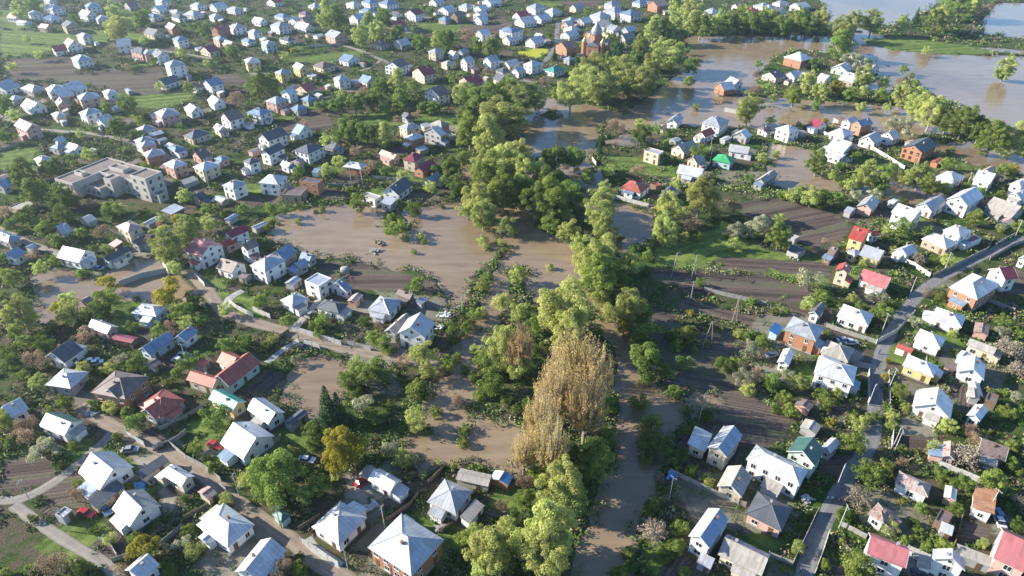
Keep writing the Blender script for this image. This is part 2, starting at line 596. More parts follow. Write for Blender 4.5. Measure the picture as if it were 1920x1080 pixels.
'21': """985 55 1100 80 1150 60 2 f z C # the flat-roofed cream house
1190 30 1290 70 1400 30 1 b s C
1330 110 1390 150 1435 120 1 b s P
1235 215 1415 255 1440 205 1 a w C
1495 125 1640 150 1700 110 1 h e L # the bright green roof
1620 55 1770 75 1790 40 1 a w W
1830 270 1890 295 1970 220 1 b s G
815 325 965 370 1030 310 1 h o W # the orange-roofed cottage
1035 300 1080 320 1130 310 0 f r N
1090 400 1170 410 1260 350 1 b d W""",
'31': """460 10 570 60 640 20 2 a w W
+ 370 50 540 110 590 80 1 s w W
1010 20 1160 70 1250 0 2 b d B # the unfinished brick house
1225 130 1275 150 1300 110 0 b o B
1265 240 1400 290 1465 240 1 h w W
1535 265 1665 300 1710 240 2 a w W
+ 1600 200 1660 215 1725 190 2 b p W
1805 300 1900 330 2000 290 2 h w W
1790 385 1900 420 1990 390 1 b w W
1345 410 1500 470 1600 390 2 b w W
1110 460 1230 510 1330 440 1 b z W
920 510 1085 570 1165 530 2 a w W
665 465 780 500 830 430 1 b z P
570 500 620 520 660 480 0 a z G
905 430 940 450 980 420 0 a w G
600 700 710 735 765 650 2 a r Y # the red-roofed yellow house
+ 760 660 790 690 820 670 1 b r W
675 840 830 880 910 830 1 a z Y
+ 600 800 650 840 700 810 1 h z Y
955 790 1040 840 1110 800 1 b w W
1150 710 1340 790 1430 740 1 h w T
1295 650 1440 700 1570 670 2 h w W
+ 1450 720 1500 750 1580 700 0 f m W
500 950 600 975 640 930 2 b r C
665 1035 880 1085 975 1040 1 a q W # the long crimson-roofed bungalow
1640 940 1780 1020 1890 1010 2 b m W
1630 470 1830 550 1910 500 1 a s G
1720 580 1790 610 1850 580 0 b p G
1880 860 1930 880 1990 850 1 b w W
140 790 230 830 290 790 0 a d G
150 700 200 720 235 695 0 f w G
460 820 490 840 515 790 1 a n N""",
'02': """970 195 1170 215 1270 140 1 h w L
655 290 800 345 890 290 1 a w P
840 370 985 415 1030 370 0 a m N
1040 460 1120 500 1310 380 1 b b L
1310 370 1390 400 1475 320 1 b b W
330 520 480 560 630 460 1 b d W
325 735 530 755 680 630 1 h w G
705 760 940 835 1090 660 2 h n B # the large brown-roofed brick house
+ 770 782 880 826 1030 730 2 b n B
1005 895 1195 975 1405 850 1 h o G # the salmon-roofed house
+ 1045 930 1155 976 1300 880 1 b o G
1390 695 1590 752 1680 680 1 a o C # the long red-roofed farmstead
+ 1600 670 1720 740 1930 550 1 b o M
+ 1630 550 1730 600 1830 520 1 a o W
1480 590 1520 600 1570 550 0 s o G
1540 850 1740 930 1860 860 1 a t Y # the turquoise-roofed yellow cottage
255 1065 480 1110 650 1010 1 a wg W
-30 920 80 975 225 920 1 b w W
1090 560 1150 600 1210 560 0 b n G
600 90 650 110 700 80 0 b n P""",
'12': """150 110 270 145 415 95 1 h w W
445 150 620 190 690 120 1 h d W
835 160 1000 200 1090 90 1 h z W
1045 50 1150 85 1200 50 1 a n N
1200 110 1240 125 1290 90 0 s z G
1060 340 1270 375 1345 265 2 b w W
980 310 1040 350 1140 220 1 b s G
540 -10 680 30 730 0 1 b b W
690 90 750 110 790 50 0 b p P
200 1010 260 1040 400 940 0 b d G
-90 920 90 1020 230 940 1 a w W""",
'32': """300 190 380 215 450 150 1 b d W
510 220 750 290 815 200 1 h w W
115 320 360 400 440 300 2 h z B # the two-storey brick house
+ 0 335 70 355 130 300 0 s v L
385 490 600 560 660 460 1 h s C
65 570 155 585 235 500 1 b w W
340 650 640 730 690 600 2 h w W
1345 0 1570 90 1770 -10 2 h w B # the big brick house
1220 230 1450 300 1500 220 1 h w W
1090 390 1290 460 1345 380 1 h w W
1540 330 1650 360 1670 290 0 b u P
960 440 1075 490 1090 450 0 a o W
1490 430 1690 500 1720 460 1 a s C
1000 600 1240 670 1320 600 1 h w Y
1415 640 1620 690 1665 590 1 b w W
1425 520 1480 540 1530 500 0 b w L
1320 600 1400 620 1420 590 0 s n P
1080 905 1370 985 1425 870 1 b w W
1490 950 1590 1000 1650 920 1 b w L
1510 830 1590 840 1610 770 0 b s G
1660 850 1710 870 1730 810 0 f n N
200 870 310 920 350 880 0 b n P
230 1060 360 1100 430 1050 0 b s G""",
'03': """1650 85 1820 205 2060 30 1 a w W
590 300 745 435 1000 260 1 a wz W # the ribbed-roofed white house
1015 320 1070 350 1280 225 0 s d C
1220 325 1360 410 1460 330 1 a w C
650 540 720 575 950 420 0 s d T
820 590 970 710 1215 560 1 a ws W
1480 450 1560 510 1600 480 0 b u C
1480 690 1705 870 1905 690 1 h w W
+ 1470 800 1560 850 1610 820 0 b w W
930 1040 1060 1120 1200 1000 1 b w W
415 620 470 650 515 610 0 f z G""",
'13': """-170 1060 40 1130 240 890 1 b w W
850 350 1005 455 1085 360 1 a w W
770 320 840 350 900 270 0 b s P
420 710 620 850 830 640 1 h w W
1280 525 1500 620 1630 440 1 h z W
1520 660 1600 690 1730 560 0 s s W
1505 340 1740 410 1760 320 0 a s C
1760 340 1890 400 1920 330 0 b wv B
805 900 1165 1085 1445 830 2 h z B # the large orange brick house
115 620 190 680 265 625 0 h g M
1070 690 1140 730 1190 660 0 s b L""",
'23': """1460 120 1610 190 1735 30 2 b wb C
+ 1310 110 1450 150 1520 20 1 s w C
1530 420 1725 490 1825 350 1 b s C
1330 770 1480 870 1610 650 2 b wb W
1380 990 1490 1030 1530 980 0 s z G
1530 970 1870 1080 1990 950 1 a s C""",
'33': """-168 208 235 405 310 285 2 h w W
-175 625 100 745 205 580 1 h d P
135 150 350 255 440 150 2 b g M # the dark green roof
+ 400 110 470 160 530 80 1 b z G
950 390 1200 490 1240 400 1 h u W
1530 570 1690 630 1725 440 1 s R W # the rust-roofed house
1365 510 1410 520 1440 440 0 b w P
735 640 870 690 990 640 1 h u W
740 920 1035 1020 1055 860 2 a q W
1235 960 1480 1040 1490 980 2 b z W
1410 930 1680 1020 1690 990 0 s s G
1690 980 1940 1060 2050 850 2 a q P
1310 190 1400 210 1430 110 1 b u P
1580 180 1780 220 1840 130 1 a n N
1255 680 1340 710 1420 640 0 f n N
1310 760 1380 780 1400 750 0 s w G""",
}
# trees and shrubs: crown centre, crown width, kind
TREES = {
'00': "880 200 200 P,870 90 120 P,1410 660 90 G,790 800 90 G,960 790 130 D,880 960 130 G,290 410 80 P,90 500 80 P,30 790 120 D,110 860 110 P,1050 900 80 G,1010 860 60 P,1360 390 90 P,1740 390 100 D,1850 480 60 G,1880 640 100 D,1760 740 130 O,1530 230 90 D,1060 150 120 D,1880 900 80 G,40 1020 120 D,560 140 80 D,200 290 60 P,1150 450 70 D,1200 640 70 P,940 500 70 O,1550 470 60 P,1060 1010 90 G,700 960 80 D,600 1000 70 P,1360 960 80 D,100 60 120 P,250 30 100 D,1450 200 80 D,1080 300 80 P",
'10': "30 620 150 G,110 630 120 G,530 60 120 P,590 130 140 G,900 230 120 P,780 260 120 P,840 180 130 P,960 130 120 D,1060 240 90 D,1180 220 50 G,1230 330 110 D,1420 290 150 D,1580 270 130 O,1650 340 100 G,1760 350 130 G,930 670 150 G,1060 630 160 P,1180 640 100 G,740 770 150 D,970 810 100 G,860 760 130 D,600 790 120 D,480 790 90 D,800 700 120 O,1530 700 120 P,1600 720 150 D,1700 740 220 D,1590 880 180 G,1600 980 220 G,1880 690 220 G,1850 880 380 P,1750 1010 260 P,700 970 160 D,830 1000 160 D,960 1010 140 P,600 1010 110 D,270 380 50 Y,180 390 40 Y,220 420 80 P,1060 900 80 O,1200 870 90 O,1740 540 80 O,1490 590 100 D,370 930 80 O,500 150 90 P,470 100 80 D,1310 70 60 D,1250 60 60 G,680 230 60 D,1480 310 90 G,1350 300 90 P,1000 300 80 G,540 1060 120 P,1330 800 110 G,1080 740 120 G,1250 800 100 D,380 600 60 D,640 700 80 P",
'20': "60 720 260 P,200 750 120 P,320 710 90 G,440 690 200 P,660 640 270 P,540 600 200 P,600 510 180 P,700 450 100 G,830 540 200 P,870 640 130 G,980 600 230 P,970 340 130 G,1060 220 150 P,1150 220 140 G,1170 400 240 P,1060 470 130 P,930 450 120 D,800 340 110 S,500 420 70 S,320 400 50 S,730 300 90 D,1310 380 60 D,1340 500 110 D,1330 610 90 G,1380 790 60 G,1780 800 180 P,1850 480 60 G,1230 50 120 P,1350 80 180 P,1240 140 110 P,1420 180 150 G,1600 180 120 G,1700 130 150 G,1820 150 170 D,1900 130 120 P,1280 260 90 D,1560 150 120 P,790 960 150 O,960 920 80 P,970 1010 140 D,1080 970 90 G,680 1030 50 S,650 1050 40 S,1180 1010 90 D,1820 680 120 O,1500 190 110 P,1330 170 100 P,360 60 70 D,560 90 60 G,270 270 60 D,540 330 70 G,1110 350 110 P,760 520 150 P,1040 570 130 D,500 500 60 D,230 600 60 O,10 880 160 D,1750 110 110 P,1210 250 100 P",
'30': "60 160 150 G,180 160 180 P,300 170 180 D,400 150 130 P,560 200 180 P,640 160 150 P,540 330 160 G,790 160 150 P,1020 150 80 G,1120 110 60 S,1170 150 60 D,1000 190 100 P,1300 130 160 P,1260 160 150 G,1450 60 150 G,1620 90 130 O,1530 40 120 P,1190 380 70 P,1790 500 130 P,1740 550 90 G,1020 520 70 G,1080 550 50 G,1110 620 60 G,720 570 130 P,880 620 100 P,1010 700 140 P,1150 770 180 P,1240 830 190 P,1350 900 150 G,1480 900 200 G,1600 960 160 G,1700 1020 200 G,1850 1020 180 P,1000 940 190 W,300 620 130 P,200 700 130 G,400 690 130 P,520 650 120 Y,620 700 100 G,700 690 110 P,360 790 80 G,700 800 80 P,900 800 70 P,40 740 70 G,430 890 60 Y,230 925 50 G,30 900 70 P,850 720 100 G,750 460 60 G,650 450 150 W,350 470 90 D,120 200 120 D,240 140 130 P,1360 30 110 G,850 690 80 G,1120 690 90 D,1400 960 120 P,500 480 60 O",
'01': "170 180 150 G,660 80 120 P,550 110 100 D,370 180 150 D,460 390 160 G,200 360 180 G,890 440 110 G,970 460 100 P,830 500 130 D,690 350 110 O,1090 160 70 G,1180 190 60 G,1380 390 120 P,1400 640 200 P,1240 750 220 P,1240 830 100 D,1560 590 130 P,340 640 150 G,420 720 110 D,610 670 100 G,760 660 130 O,1110 720 110 O,70 1000 160 G,800 1040 160 Y,300 930 120 P,400 870 90 G,1310 920 120 P,1280 1040 120 Y,600 950 80 G,200 540 160 D,480 520 150 D,1670 520 60 G,1820 480 90 G,1550 490 90 G,820 790 80 D,30 850 100 D,30 500 110 O,1340 560 100 Y,280 120 80 D,120 260 100 D,1700 640 60 D,1150 560 90 P,1080 500 80 D,560 420 100 D,720 430 90 O,1620 470 70 G,1450 530 70 D,1200 600 80 O,700 780 70 G,1010 600 70 D,530 700 70 D,240 840 100 O,100 600 120 D",
'11': "1850 130 280 P,1700 150 200 P,1720 250 220 G,1850 340 260 G,1650 420 200 P,1590 480 150 P,1700 520 170 P,1750 570 120 G,1880 600 160 P,1460 180 150 D,1440 260 120 D,1490 330 120 D,1560 100 120 D,620 130 110 P,530 190 100 P,740 60 90 O,860 150 90 O,840 200 80 O,960 200 90 D,1100 240 110 P,1310 320 100 P,780 430 150 G,1480 380 50 G,1390 450 50 D,320 190 90 G,440 490 40 G,490 470 60 G,1010 540 70 G,1020 650 110 G,1090 610 100 G,1260 710 60 G,1180 790 50 G,1210 1040 110 G,1700 700 90 P,1720 750 60 P,1840 720 70 P,1860 790 50 G,1730 1000 100 G,1690 1050 100 P,1230 670 60 P,100 480 90 G,200 490 90 G,30 620 70 G,1170 480 120 D,1080 430 60 D,1340 200 80 D,1800 240 160 P,1760 440 130 D,700 330 60 D,980 590 60 G,1030 600 60 P,1120 660 70 P,310 560 60 P,160 580 40 D",
'21': "40 90 220 P,60 330 220 G,170 420 220 G,310 400 250 G,290 600 150 G,440 400 180 D,420 530 100 P,440 640 170 P,500 730 130 P,320 100 200 D,470 100 160 D,300 270 200 D,560 230 120 G,660 490 240 P,690 630 190 P,800 700 90 D,600 860 280 P,690 800 200 P,650 970 280 G,890 880 180 P,1020 830 100 G,1170 480 230 P,1150 640 190 P,1100 700 120 D,1420 380 240 P,1510 510 90 G,1670 470 130 O,1350 590 200 O,1680 650 150 W,1800 630 150 W,1660 740 100 P,1870 590 140 W,40 970 140 P,280 900 60 P,20 640 60 P,1010 940 80 D,1400 60 120 D,1220 200 90 D,940 200 120 O,730 190 110 P,1150 100 90 D,700 310 100 P,1240 290 100 P,660 20 60 S,1780 250 80 D,1880 100 80 P,1410 1030 80 G,560 1040 120 P,850 1060 150 G,390 170 90 B,100 200 200 P,200 200 150 P,560 760 160 D,760 940 140 D,600 200 80 D,920 790 100 D,480 300 90 P,820 990 120 D,1230 640 100 G,1300 680 80 P,1400 690 80 G,1600 640 90 P",
'31': "380 120 160 G,540 160 80 D,650 70 120 D,740 220 180 P,560 250 140 D,900 210 130 G,1150 220 160 P,1040 230 130 P,1350 150 110 G,1220 310 150 G,1320 330 100 G,840 320 120 D,800 380 110 W,660 390 110 W,430 420 150 D,330 390 150 P,180 380 110 P,540 400 110 D,1020 420 70 D,1380 40 70 G,1760 190 90 G,1830 180 90 Y,1590 360 90 D,1760 360 80 G,1660 480 130 B,1560 550 130 G,1000 630 160 D,90 680 180 G,20 600 80 W,430 740 110 O,320 1010 200 W,730 880 70 P,1350 870 110 P,1900 60 100 P,1780 60 90 P,1130 850 120 B,1000 820 80 P,1200 630 80 G,1880 620 100 G,1740 250 100 B,1500 300 70 G,60 60 70 P,250 350 100 G,110 370 80 D,480 220 90 P,620 300 100 P,900 640 90 P,1750 620 80 P,1250 860 70 G,80 560 100 P",
'02': "150 180 220 P,430 130 130 Y,540 180 200 P,500 80 150 P,780 100 200 G,760 170 130 D,1250 60 200 Y,1370 170 170 G,1450 80 120 D,180 400 120 G,330 420 130 D,250 520 150 O,330 560 120 O,70 560 140 D,60 480 130 D,640 360 150 O,600 270 90 D,1190 310 120 G,1280 260 100 O,1500 240 110 G,1400 250 120 P,1010 560 130 G,810 590 110 P,630 580 90 G,900 520 100 W,1700 430 140 G,1830 400 130 D,1400 560 150 D,1350 630 130 D,280 700 130 P,130 820 100 D,480 860 130 G,360 930 110 G,200 1020 170 O,1610 960 200 D,1030 1000 160 D,700 870 110 G,820 880 120 P,40 990 150 G,500 670 130 P,1680 160 110 P,20 60 100 G,980 280 90 D,1480 530 120 D,20 200 100 D,380 280 90 D,100 330 100 G,300 350 90 G,170 640 90 D,560 720 80 D,940 920 100 G,1260 700 80 D,1050 700 80 P",
'12': "230 240 110 G,500 240 120 G,440 270 100 D,470 330 90 D,20 100 120 G,800 240 90 D,880 370 120 G,960 400 120 G,980 450 100 D,930 280 90 O,1260 480 190 P,1110 520 110 O,1290 620 150 P,940 620 200 D,840 640 200 G,760 580 160 P,680 700 170 G,740 780 130 D,800 870 170 W,530 860 190 S,610 890 160 S,1200 760 160 G,1000 870 60 G,1200 970 200 P,1350 900 110 G,1560 1040 90 G,1450 570 120 G,1510 500 80 G,1570 590 90 G,1640 440 100 P,1700 530 150 G,1770 600 150 D,1760 720 200 D,1680 790 90 G,1500 820 130 O,1880 830 100 D,1580 280 90 D,1640 200 110 G,1690 160 100 P,1480 330 150 D,1850 100 150 P,1850 430 270 P,300 530 90 W,130 370 90 P,70 430 90 G,170 770 40 G,1380 620 90 O,420 1060 160 G,1840 350 150 P,1850 560 160 G,1640 640 100 D,900 960 160 D,1290 1040 80 D,1610 250 70 G",
'22': "400 150 380 P,60 180 160 P,180 270 160 D,430 330 260 P,60 420 230 T,50 570 220 P,470 520 420 T,620 620 320 T,330 720 360 T,560 820 360 T,230 960 320 T,660 40 170 P,740 170 150 P,840 300 150 Y,1120 620 130 D,1010 660 150 D,1220 760 110 D,1290 560 120 D,880 130 240 P,980 190 180 G,900 280 160 G,720 140 100 P,1020 330 220 D,1000 500 250 D,1300 360 180 G,1190 340 110 G,960 400 150 D,1190 640 80 P,1370 450 60 G,960 850 150 D,1050 1000 180 G,1310 890 90 G,1450 950 120 D,1340 1040 120 D,1480 270 80 D,1810 90 70 G,1560 300 60 D,1700 330 80 P,1770 350 90 G,1880 380 110 G,1800 460 150 W,1600 570 130 D,1670 560 110 G,1740 670 160 W,1850 650 130 O,1780 750 110 P,1340 180 60 Y,650 320 90 G,200 460 120 D,110 860 120 D,30 900 80 G,720 880 150 G,1240 430 110 D,140 180 130 G,300 240 200 P",
'32': "300 110 120 P,130 160 70 G,50 160 70 G,400 50 120 G,830 80 150 W,850 180 140 G,970 110 70 G,1110 250 110 W,1200 20 90 O,1300 60 80 G,1770 260 130 G,1760 310 110 W,1880 330 90 G,1810 450 230 B,1880 600 150 B,1410 500 60 G,150 630 100 W,240 700 130 P,30 700 150 D,120 810 120 G,170 910 130 G,70 900 90 D,400 780 120 D,560 790 100 G,460 860 140 D,380 880 80 W,640 940 100 D,470 1000 70 Y,700 1000 130 P,750 970 90 G,900 540 50 Y,880 660 60 Y,990 770 130 G,940 950 100 P,930 1020 90 P,1350 1020 130 P,1530 1060 130 O,1770 900 90 G,1870 800 90 W,1670 770 60 G,1790 780 60 G,1840 940 110 G,540 100 90 D,700 120 80 D,640 60 80 P,900 880 70 D,1040 890 80 P,820 950 80 D,1400 330 70 P,1230 560 80 G,1700 960 70 D",
'03': "320 130 200 W,170 30 170 O,540 90 70 G,560 470 150 O,630 380 90 G,820 790 110 P,1080 870 230 Y,1000 790 100 G,1160 1050 110 G,1410 720 110 G,1360 830 140 W,1450 880 150 P,1870 340 160 P,1690 490 120 P,1460 110 110 G,1600 270 90 D,380 1000 240 O,580 1020 140 G,680 1010 60 G,30 1050 90 G,210 1020 80 G,440 240 60 Y,880 1020 110 O,870 25 80 G,1380 490 70 G,1560 240 60 P,250 640 80 D,60 70 90 D,700 730 70 D,1240 860 90 W,1540 190 60 D,1250 970 90 D",
'13': "640 130 380 Y,1000 110 130 W,1100 190 150 P,140 330 360 G,60 430 200 D,410 60 110 G,260 140 110 P,470 400 180 G,350 470 150 P,230 250 180 D,590 330 80 P,420 290 130 D,200 1040 190 O,310 1010 150 G,1560 60 90 G,1850 540 110 O,1870 700 150 P,1560 820 180 G,1760 870 330 P,1700 1000 220 P,1640 730 130 P,30 280 100 D,1310 620 60 D,860 500 50 D,1480 250 60 G,1150 330 70 D,1250 320 70 P,330 920 60 D,1850 960 200 D",
'23': "90 120 220 T,290 60 320 T,620 180 300 G,440 140 150 D,700 60 180 G,190 300 140 G,90 360 140 O,380 370 340 P,100 500 170 G,430 500 280 P,290 720 380 P,80 820 250 P,250 900 380 P,500 560 150 D,1060 740 230 B,1260 700 140 G,1230 860 160 G,880 880 130 G,810 1030 150 G,1150 920 120 G,1060 530 150 D,1130 400 100 D,1110 310 80 W,1350 280 120 D,1450 340 90 D,1480 380 90 P,1170 120 160 D,1040 60 180 D,1250 200 150 D,1300 1050 100 G,900 980 100 D,500 420 120 D,40 640 120 D,560 300 150 G,1010 170 120 D",
'33': "650 80 180 G,780 310 220 G,880 250 130 G,580 600 140 D,700 480 200 B,920 700 140 P,1040 800 90 G,680 1000 260 G,430 990 100 G,230 850 110 P,120 1020 60 G,1010 120 80 G,1120 140 70 G,1010 220 100 O,1260 110 120 P,1480 180 250 B,1550 60 150 O,1770 210 140 G,1690 360 220 G,1460 390 150 G,1340 360 110 D,1420 560 110 G,1330 860 150 G,1200 850 100 G,1160 560 90 G,1000 520 50 Y,1880 500 100 B,1880 680 110 D,1650 870 90 P,1740 1050 80 G,1840 100 90 G,1250 790 80 G,1100 680 90 D,1130 760 100 G,1300 300 90 D,1880 280 90 D,560 820 60 P,300 640 70 D,1800 760 60 D",
}
# ground areas, photo pixels
WATER = [
 [(500,440),(520,405),(560,392),(640,380),(735,392),(790,388),(845,375),(880,385),(905,430),(940,458),(945,475),(900,500),(870,540),(850,580),(835,545),(820,520),(790,510),(745,505),(690,490),(650,485),(600,480),(560,470),(530,455)],
 [(975,215),(1010,180),(1110,195),(1170,215),(1240,165),(1290,120),(1350,160),(1350,195),(1420,195),(1450,225),(1430,245),(1400,235),(1300,235),(1255,215),(1240,240),(1180,275),(1140,270),(1110,275),(1100,320),(1085,345),(1010,300),(975,265)],
 [(1225,220),(1340,190),(1480,205),(1640,215),(1700,250),(1760,270),(1830,262),(1900,280),(1960,285),(1960,335),(1880,320),(1780,297),(1700,265),(1640,245),(1520,228),(1450,250),(1440,235),(1250,230)],
 [(1440,265),(1520,280),(1560,325),(1630,345),(1700,335),(1740,350),(1790,370),(1700,380),(1640,362),(1580,358),(1500,358),(1450,345),(1440,310)],
 [(1285,65),(1420,62),(1570,68),(1640,110),(1700,140),(1680,170),(1740,215),(1800,250),(1700,250),(1480,205),(1340,190),(1290,120)],
 [(1590,45),(1640,60),(1700,85),(1920,90),(2100,100),(2100,270),(1940,255),(1850,235),(1790,205),(1740,175),(1690,135),(1640,110),(1600,95),(1570,80)],
 [(1840,40),(1870,5),(2100,5),(2100,85),(1940,75),(1850,62)],
 [(1545,5),(1500,-25),(1800,-25),(1745,15),(1690,50),(1640,42),(1600,45),(1560,50)],
 [(935,455),(985,420),(1040,440),(1075,455),(1100,510),(1140,580),(1175,640),(1190,700),(1165,760),(1150,640),(1110,590),(1060,550),(1010,560),(985,545),(970,560),(940,590),(905,640),(870,640),(905,540),(920,500)],
 [(960,250),(1010,300),(1020,360),(1000,430),(940,455),(905,430),(880,385),(870,300),(895,290),(930,330)],
 [(1165,620),(1195,600),(1225,650),(1235,720),(1270,745),(1330,735),(1350,750),(1280,790),(1240,830),(1240,860),(1250,930),(1210,960),(1190,1080),(1180,1300),(1060,1300),(1080,1080),(1100,960),(1150,860),(1160,760)],
 [(880,620),(915,600),(930,650),(900,720),(880,770),(990,800),(990,870),(960,885),(880,870),(790,880),(740,830),(790,760),(830,690)],
 [(560,670),(600,660),(655,675),(665,690),(640,760),(600,790),(540,760),(520,750),(540,710)],
 [(40,510),(100,500),(180,520),(250,480),(310,485),(370,510),(410,555),(400,580),(330,560),(250,560),(170,570),(110,610),(70,600),(60,550)],
 [(1090,350),(1150,375),(1220,395),(1270,425),(1255,450),(1220,445),(1170,485),(1150,440),(1100,400)],
 [(1100,290),(1130,330),(1150,350),(1180,360),(1260,330),(1300,340),(1240,345),(1090,352),(1060,330)],
]
DRY = [
 [(1400,168),(1620,168),(1740,190),(1760,205),(1600,192),(1480,184),(1400,179)],
 [(1695,168),(1750,178),(1850,228),(1930,258),(1930,276),(1850,258),(1760,230),(1700,190)],
 [(1240,52),(1560,50),(1560,64),(1250,66)],
 [(938,462),(946,470),(925,510),(912,540),(890,590),(868,632),(850,628),(852,600),(874,560),(905,505)],
 [(958,500),(990,488),(985,540),(965,570),(945,575)],
 [(1465,98),(1500,92),(1560,100),(1625,108),(1650,148),(1600,168),(1430,168),(1415,140)],
 [(1345,172),(1395,172),(1395,180),(1345,180)],
 [(1612,72),(1690,68),(1800,84),(1890,98),(1960,104),(1800,103),(1680,94),(1640,86)],
 [(1780,58),(1900,82),(2000,92),(2000,100),(1880,90),(1760,70),(1700,60)],
 [(725,392),(760,395),(768,430),(730,440),(722,420)],
 [(1015,215),(1030,205),(1060,215),(1040,225)],
 [(1120,232),(1150,225),(1180,245),(1150,262),(1120,262)],
]
# bare soil 's', lawn 'l', dry grass 'd', yard gravel 'y', bright crop 'c'
FIELDS = [
 ('s', [(1200,575),(1260,585),(1300,640),(1340,600),(1400,640),(1385,690),(1480,780),(1485,800),(1440,830),(1370,790),(1290,800),(1240,725),(1230,650)]),
 ('s', [(20,165),(60,160),(150,180),(120,190)]), ('l', [(0,20),(40,15),(45,38),(0,44)]), ('s', [(0,68),(60,64),(100,70),(0,85)]), ('s', [(205,45),(250,48),(240,62),(205,60)]),
 ('s', [(0,86),(110,80),(180,76),(190,82),(90,100),(0,104)]), ('l', [(210,60),(300,66),(290,80),(215,78)]), ('s', [(190,78),(235,82),(230,92),(190,88)]), ('s', [(250,140),(300,130),(320,146),(270,150)]),
 ('s', [(430,150),(480,160),(460,180),(420,170)]), ('s', [(560,205),(620,210),(615,222),(550,222)]), ('l', [(560,190),(620,192),(615,204),(560,204)]), ('s', [(880,32),(940,26),(950,40),(880,44)]),
 ('l', [(1000,0),(1060,4),(1050,14),(1000,12)]), ('s', [(1050,2),(1130,0),(1120,10),(1060,16)]), ('s', [(860,100),(960,92),(962,104),(900,112)]), ('s', [(1160,240),(1220,230),(1240,260),(1190,270)]),
 ('s', [(10,112),(120,108),(200,125),(300,152),(318,150),(290,182),(220,170),(100,150),(15,150)]),
 ('s', [(270,182),(330,150),(350,160),(300,195),(240,190)]),
 ('l', [(0,55),(100,62),(205,55),(205,80),(110,95),(0,108)]),
 ('l', [(0,45),(30,42),(80,50),(0,60)]),
 ('l', [(0,282),(60,275),(80,290),(60,316),(0,318)]),
 ('l', [(250,180),(340,172),(380,180),(300,205),(250,200)]),
 ('l', [(540,110),(680,92),(700,100),(620,118),(560,120)]),
 ('l', [(640,215),(760,210),(860,215),(850,235),(700,235)]),
 ('l', [(780,45),(850,40),(900,48),(860,62),(800,60)]),
 ('s', [(860,50),(960,40),(960,62),(880,66)]),
 ('s', [(380,140),(440,138),(470,155),(400,160)]),
 ('c', [(975,92),(1025,90),(1028,98),(1010,108),(968,104)]),
 ('s', [(520,230),(620,220),(625,240),(530,255)]),
 ('s', [(600,487),(650,487),(625,540),(590,525)]),
 ('s', [(660,492),(700,492),(780,520),(750,548),(640,540)]),
 ('s', [(770,527),(830,515),(838,540),(800,552)]),
 ('s', [(602,352),(655,358),(650,377),(602,375)]),
 ('s', [(760,358),(828,365),(820,384),(765,378)]),
 ('s', [(1395,378),(1450,368),(1590,408),(1592,430),(1560,482),(1500,455),(1420,430),(1390,395)]),
 ('s', [(1225,500),(1440,512),(1545,545),(1510,572),(1400,562),(1290,545),(1215,520)]),
 ('s', [(1350,480),(1552,492),(1560,520),(1360,506)]),
 ('s', [(1280,560),(1440,600),(1460,625),(1340,600),(1270,580)]),
 ('d', [(1440,570),(1540,600),(1500,640),(1400,620)]),
 ('l', [(1120,288),(1200,292),(1290,322),(1270,338),(1180,322),(1130,318)]),
 ('l', [(1230,460),(1350,425),(1440,470),(1560,482),(1550,492),(1350,482),(1320,505),(1230,498)]),
 ('l', [(1612,72),(1690,68),(1800,84),(1890,98),(1800,103),(1680,94),(1640,86)]),
 ('l', [(1760,290),(1845,288),(1840,322),(1785,322)]),
 ('l', [(1590,292),(1660,302),(1670,318),(1590,312)]),
 ('l', [(1440,500),(1470,512),(1555,520),(1550,540),(1440,515)]),
 ('l', [(1720,490),(1790,500),(1830,480),(1800,470),(1740,480)]),
 ('d', [(1340,320),(1440,322),(1400,345),(1350,350)]),
 ('l', [(360,820),(440,805),(470,840),(430,870),(380,860)]),
 ('l', [(380,500),(440,520),(420,545),(375,530)]),
 ('l', [(400,540),(480,560),(500,600),(430,590)]),
 ('d', [(700,545),(850,560),(880,540),(860,590),(800,620)]),
 ('s', [(80,890),(155,880),(160,955),(75,945)]),
 ('s', [(0,860),(90,850),(110,900),(0,925)]),
 ('s', [(720,935),(775,940),(762,978),(722,972)]),
 ('s', [(640,1035),(690,1038),(685,1070),(640,1060)]),
 ('s', [(740,895),(800,870),(800,900),(770,940)]),
 ('s', [(640,640),(680,600),(690,605),(665,650)]),
 ('s', [(1678,815),(1752,820),(1745,857),(1700,850)]),
 ('s', [(1800,975),(1862,985),(1850,1022),(1800,1015)]),
 ('s', [(1340,780),(1460,800),(1440,850),(1390,840)]),
 ('s', [(1540,850),(1600,850),(1590,900),(1530,890)]),
 ('s', [(1440,790),(1480,800),(1470,830),(1440,830)]),
 ('y', [(650,890),(740,900),(730,930),(680,950),(650,930)]),
 ('y', [(240,850),(300,850),(310,870),(270,890)]),
 ('y', [(300,900),(330,930),(325,980),(300,950)]),
 ('y', [(395,830),(420,840),(380,865),(370,855)]),
 ('y', [(1590,650),(1620,660),(1610,690),(1590,680)]),
 ('y', [(1865,965),(1900,975),(1885,1010),(1860,1000)]),
 ('y', [(1700,1045),(1745,1055),(1740,1085),(1695,1080)]),
 ('y', [(60,560),(130,560),(110,600),(70,600)]),
 ('d', [(640,680),(740,700),(760,740),(700,740)]),
 ('s', [(1890,500),(1960,520),(1960,560),(1890,550)]),
 ('d', [(1440,900),(1500,960),(1480,1000),(1400,1000),(1300,980),(1260,900),(1300,880)]),
]
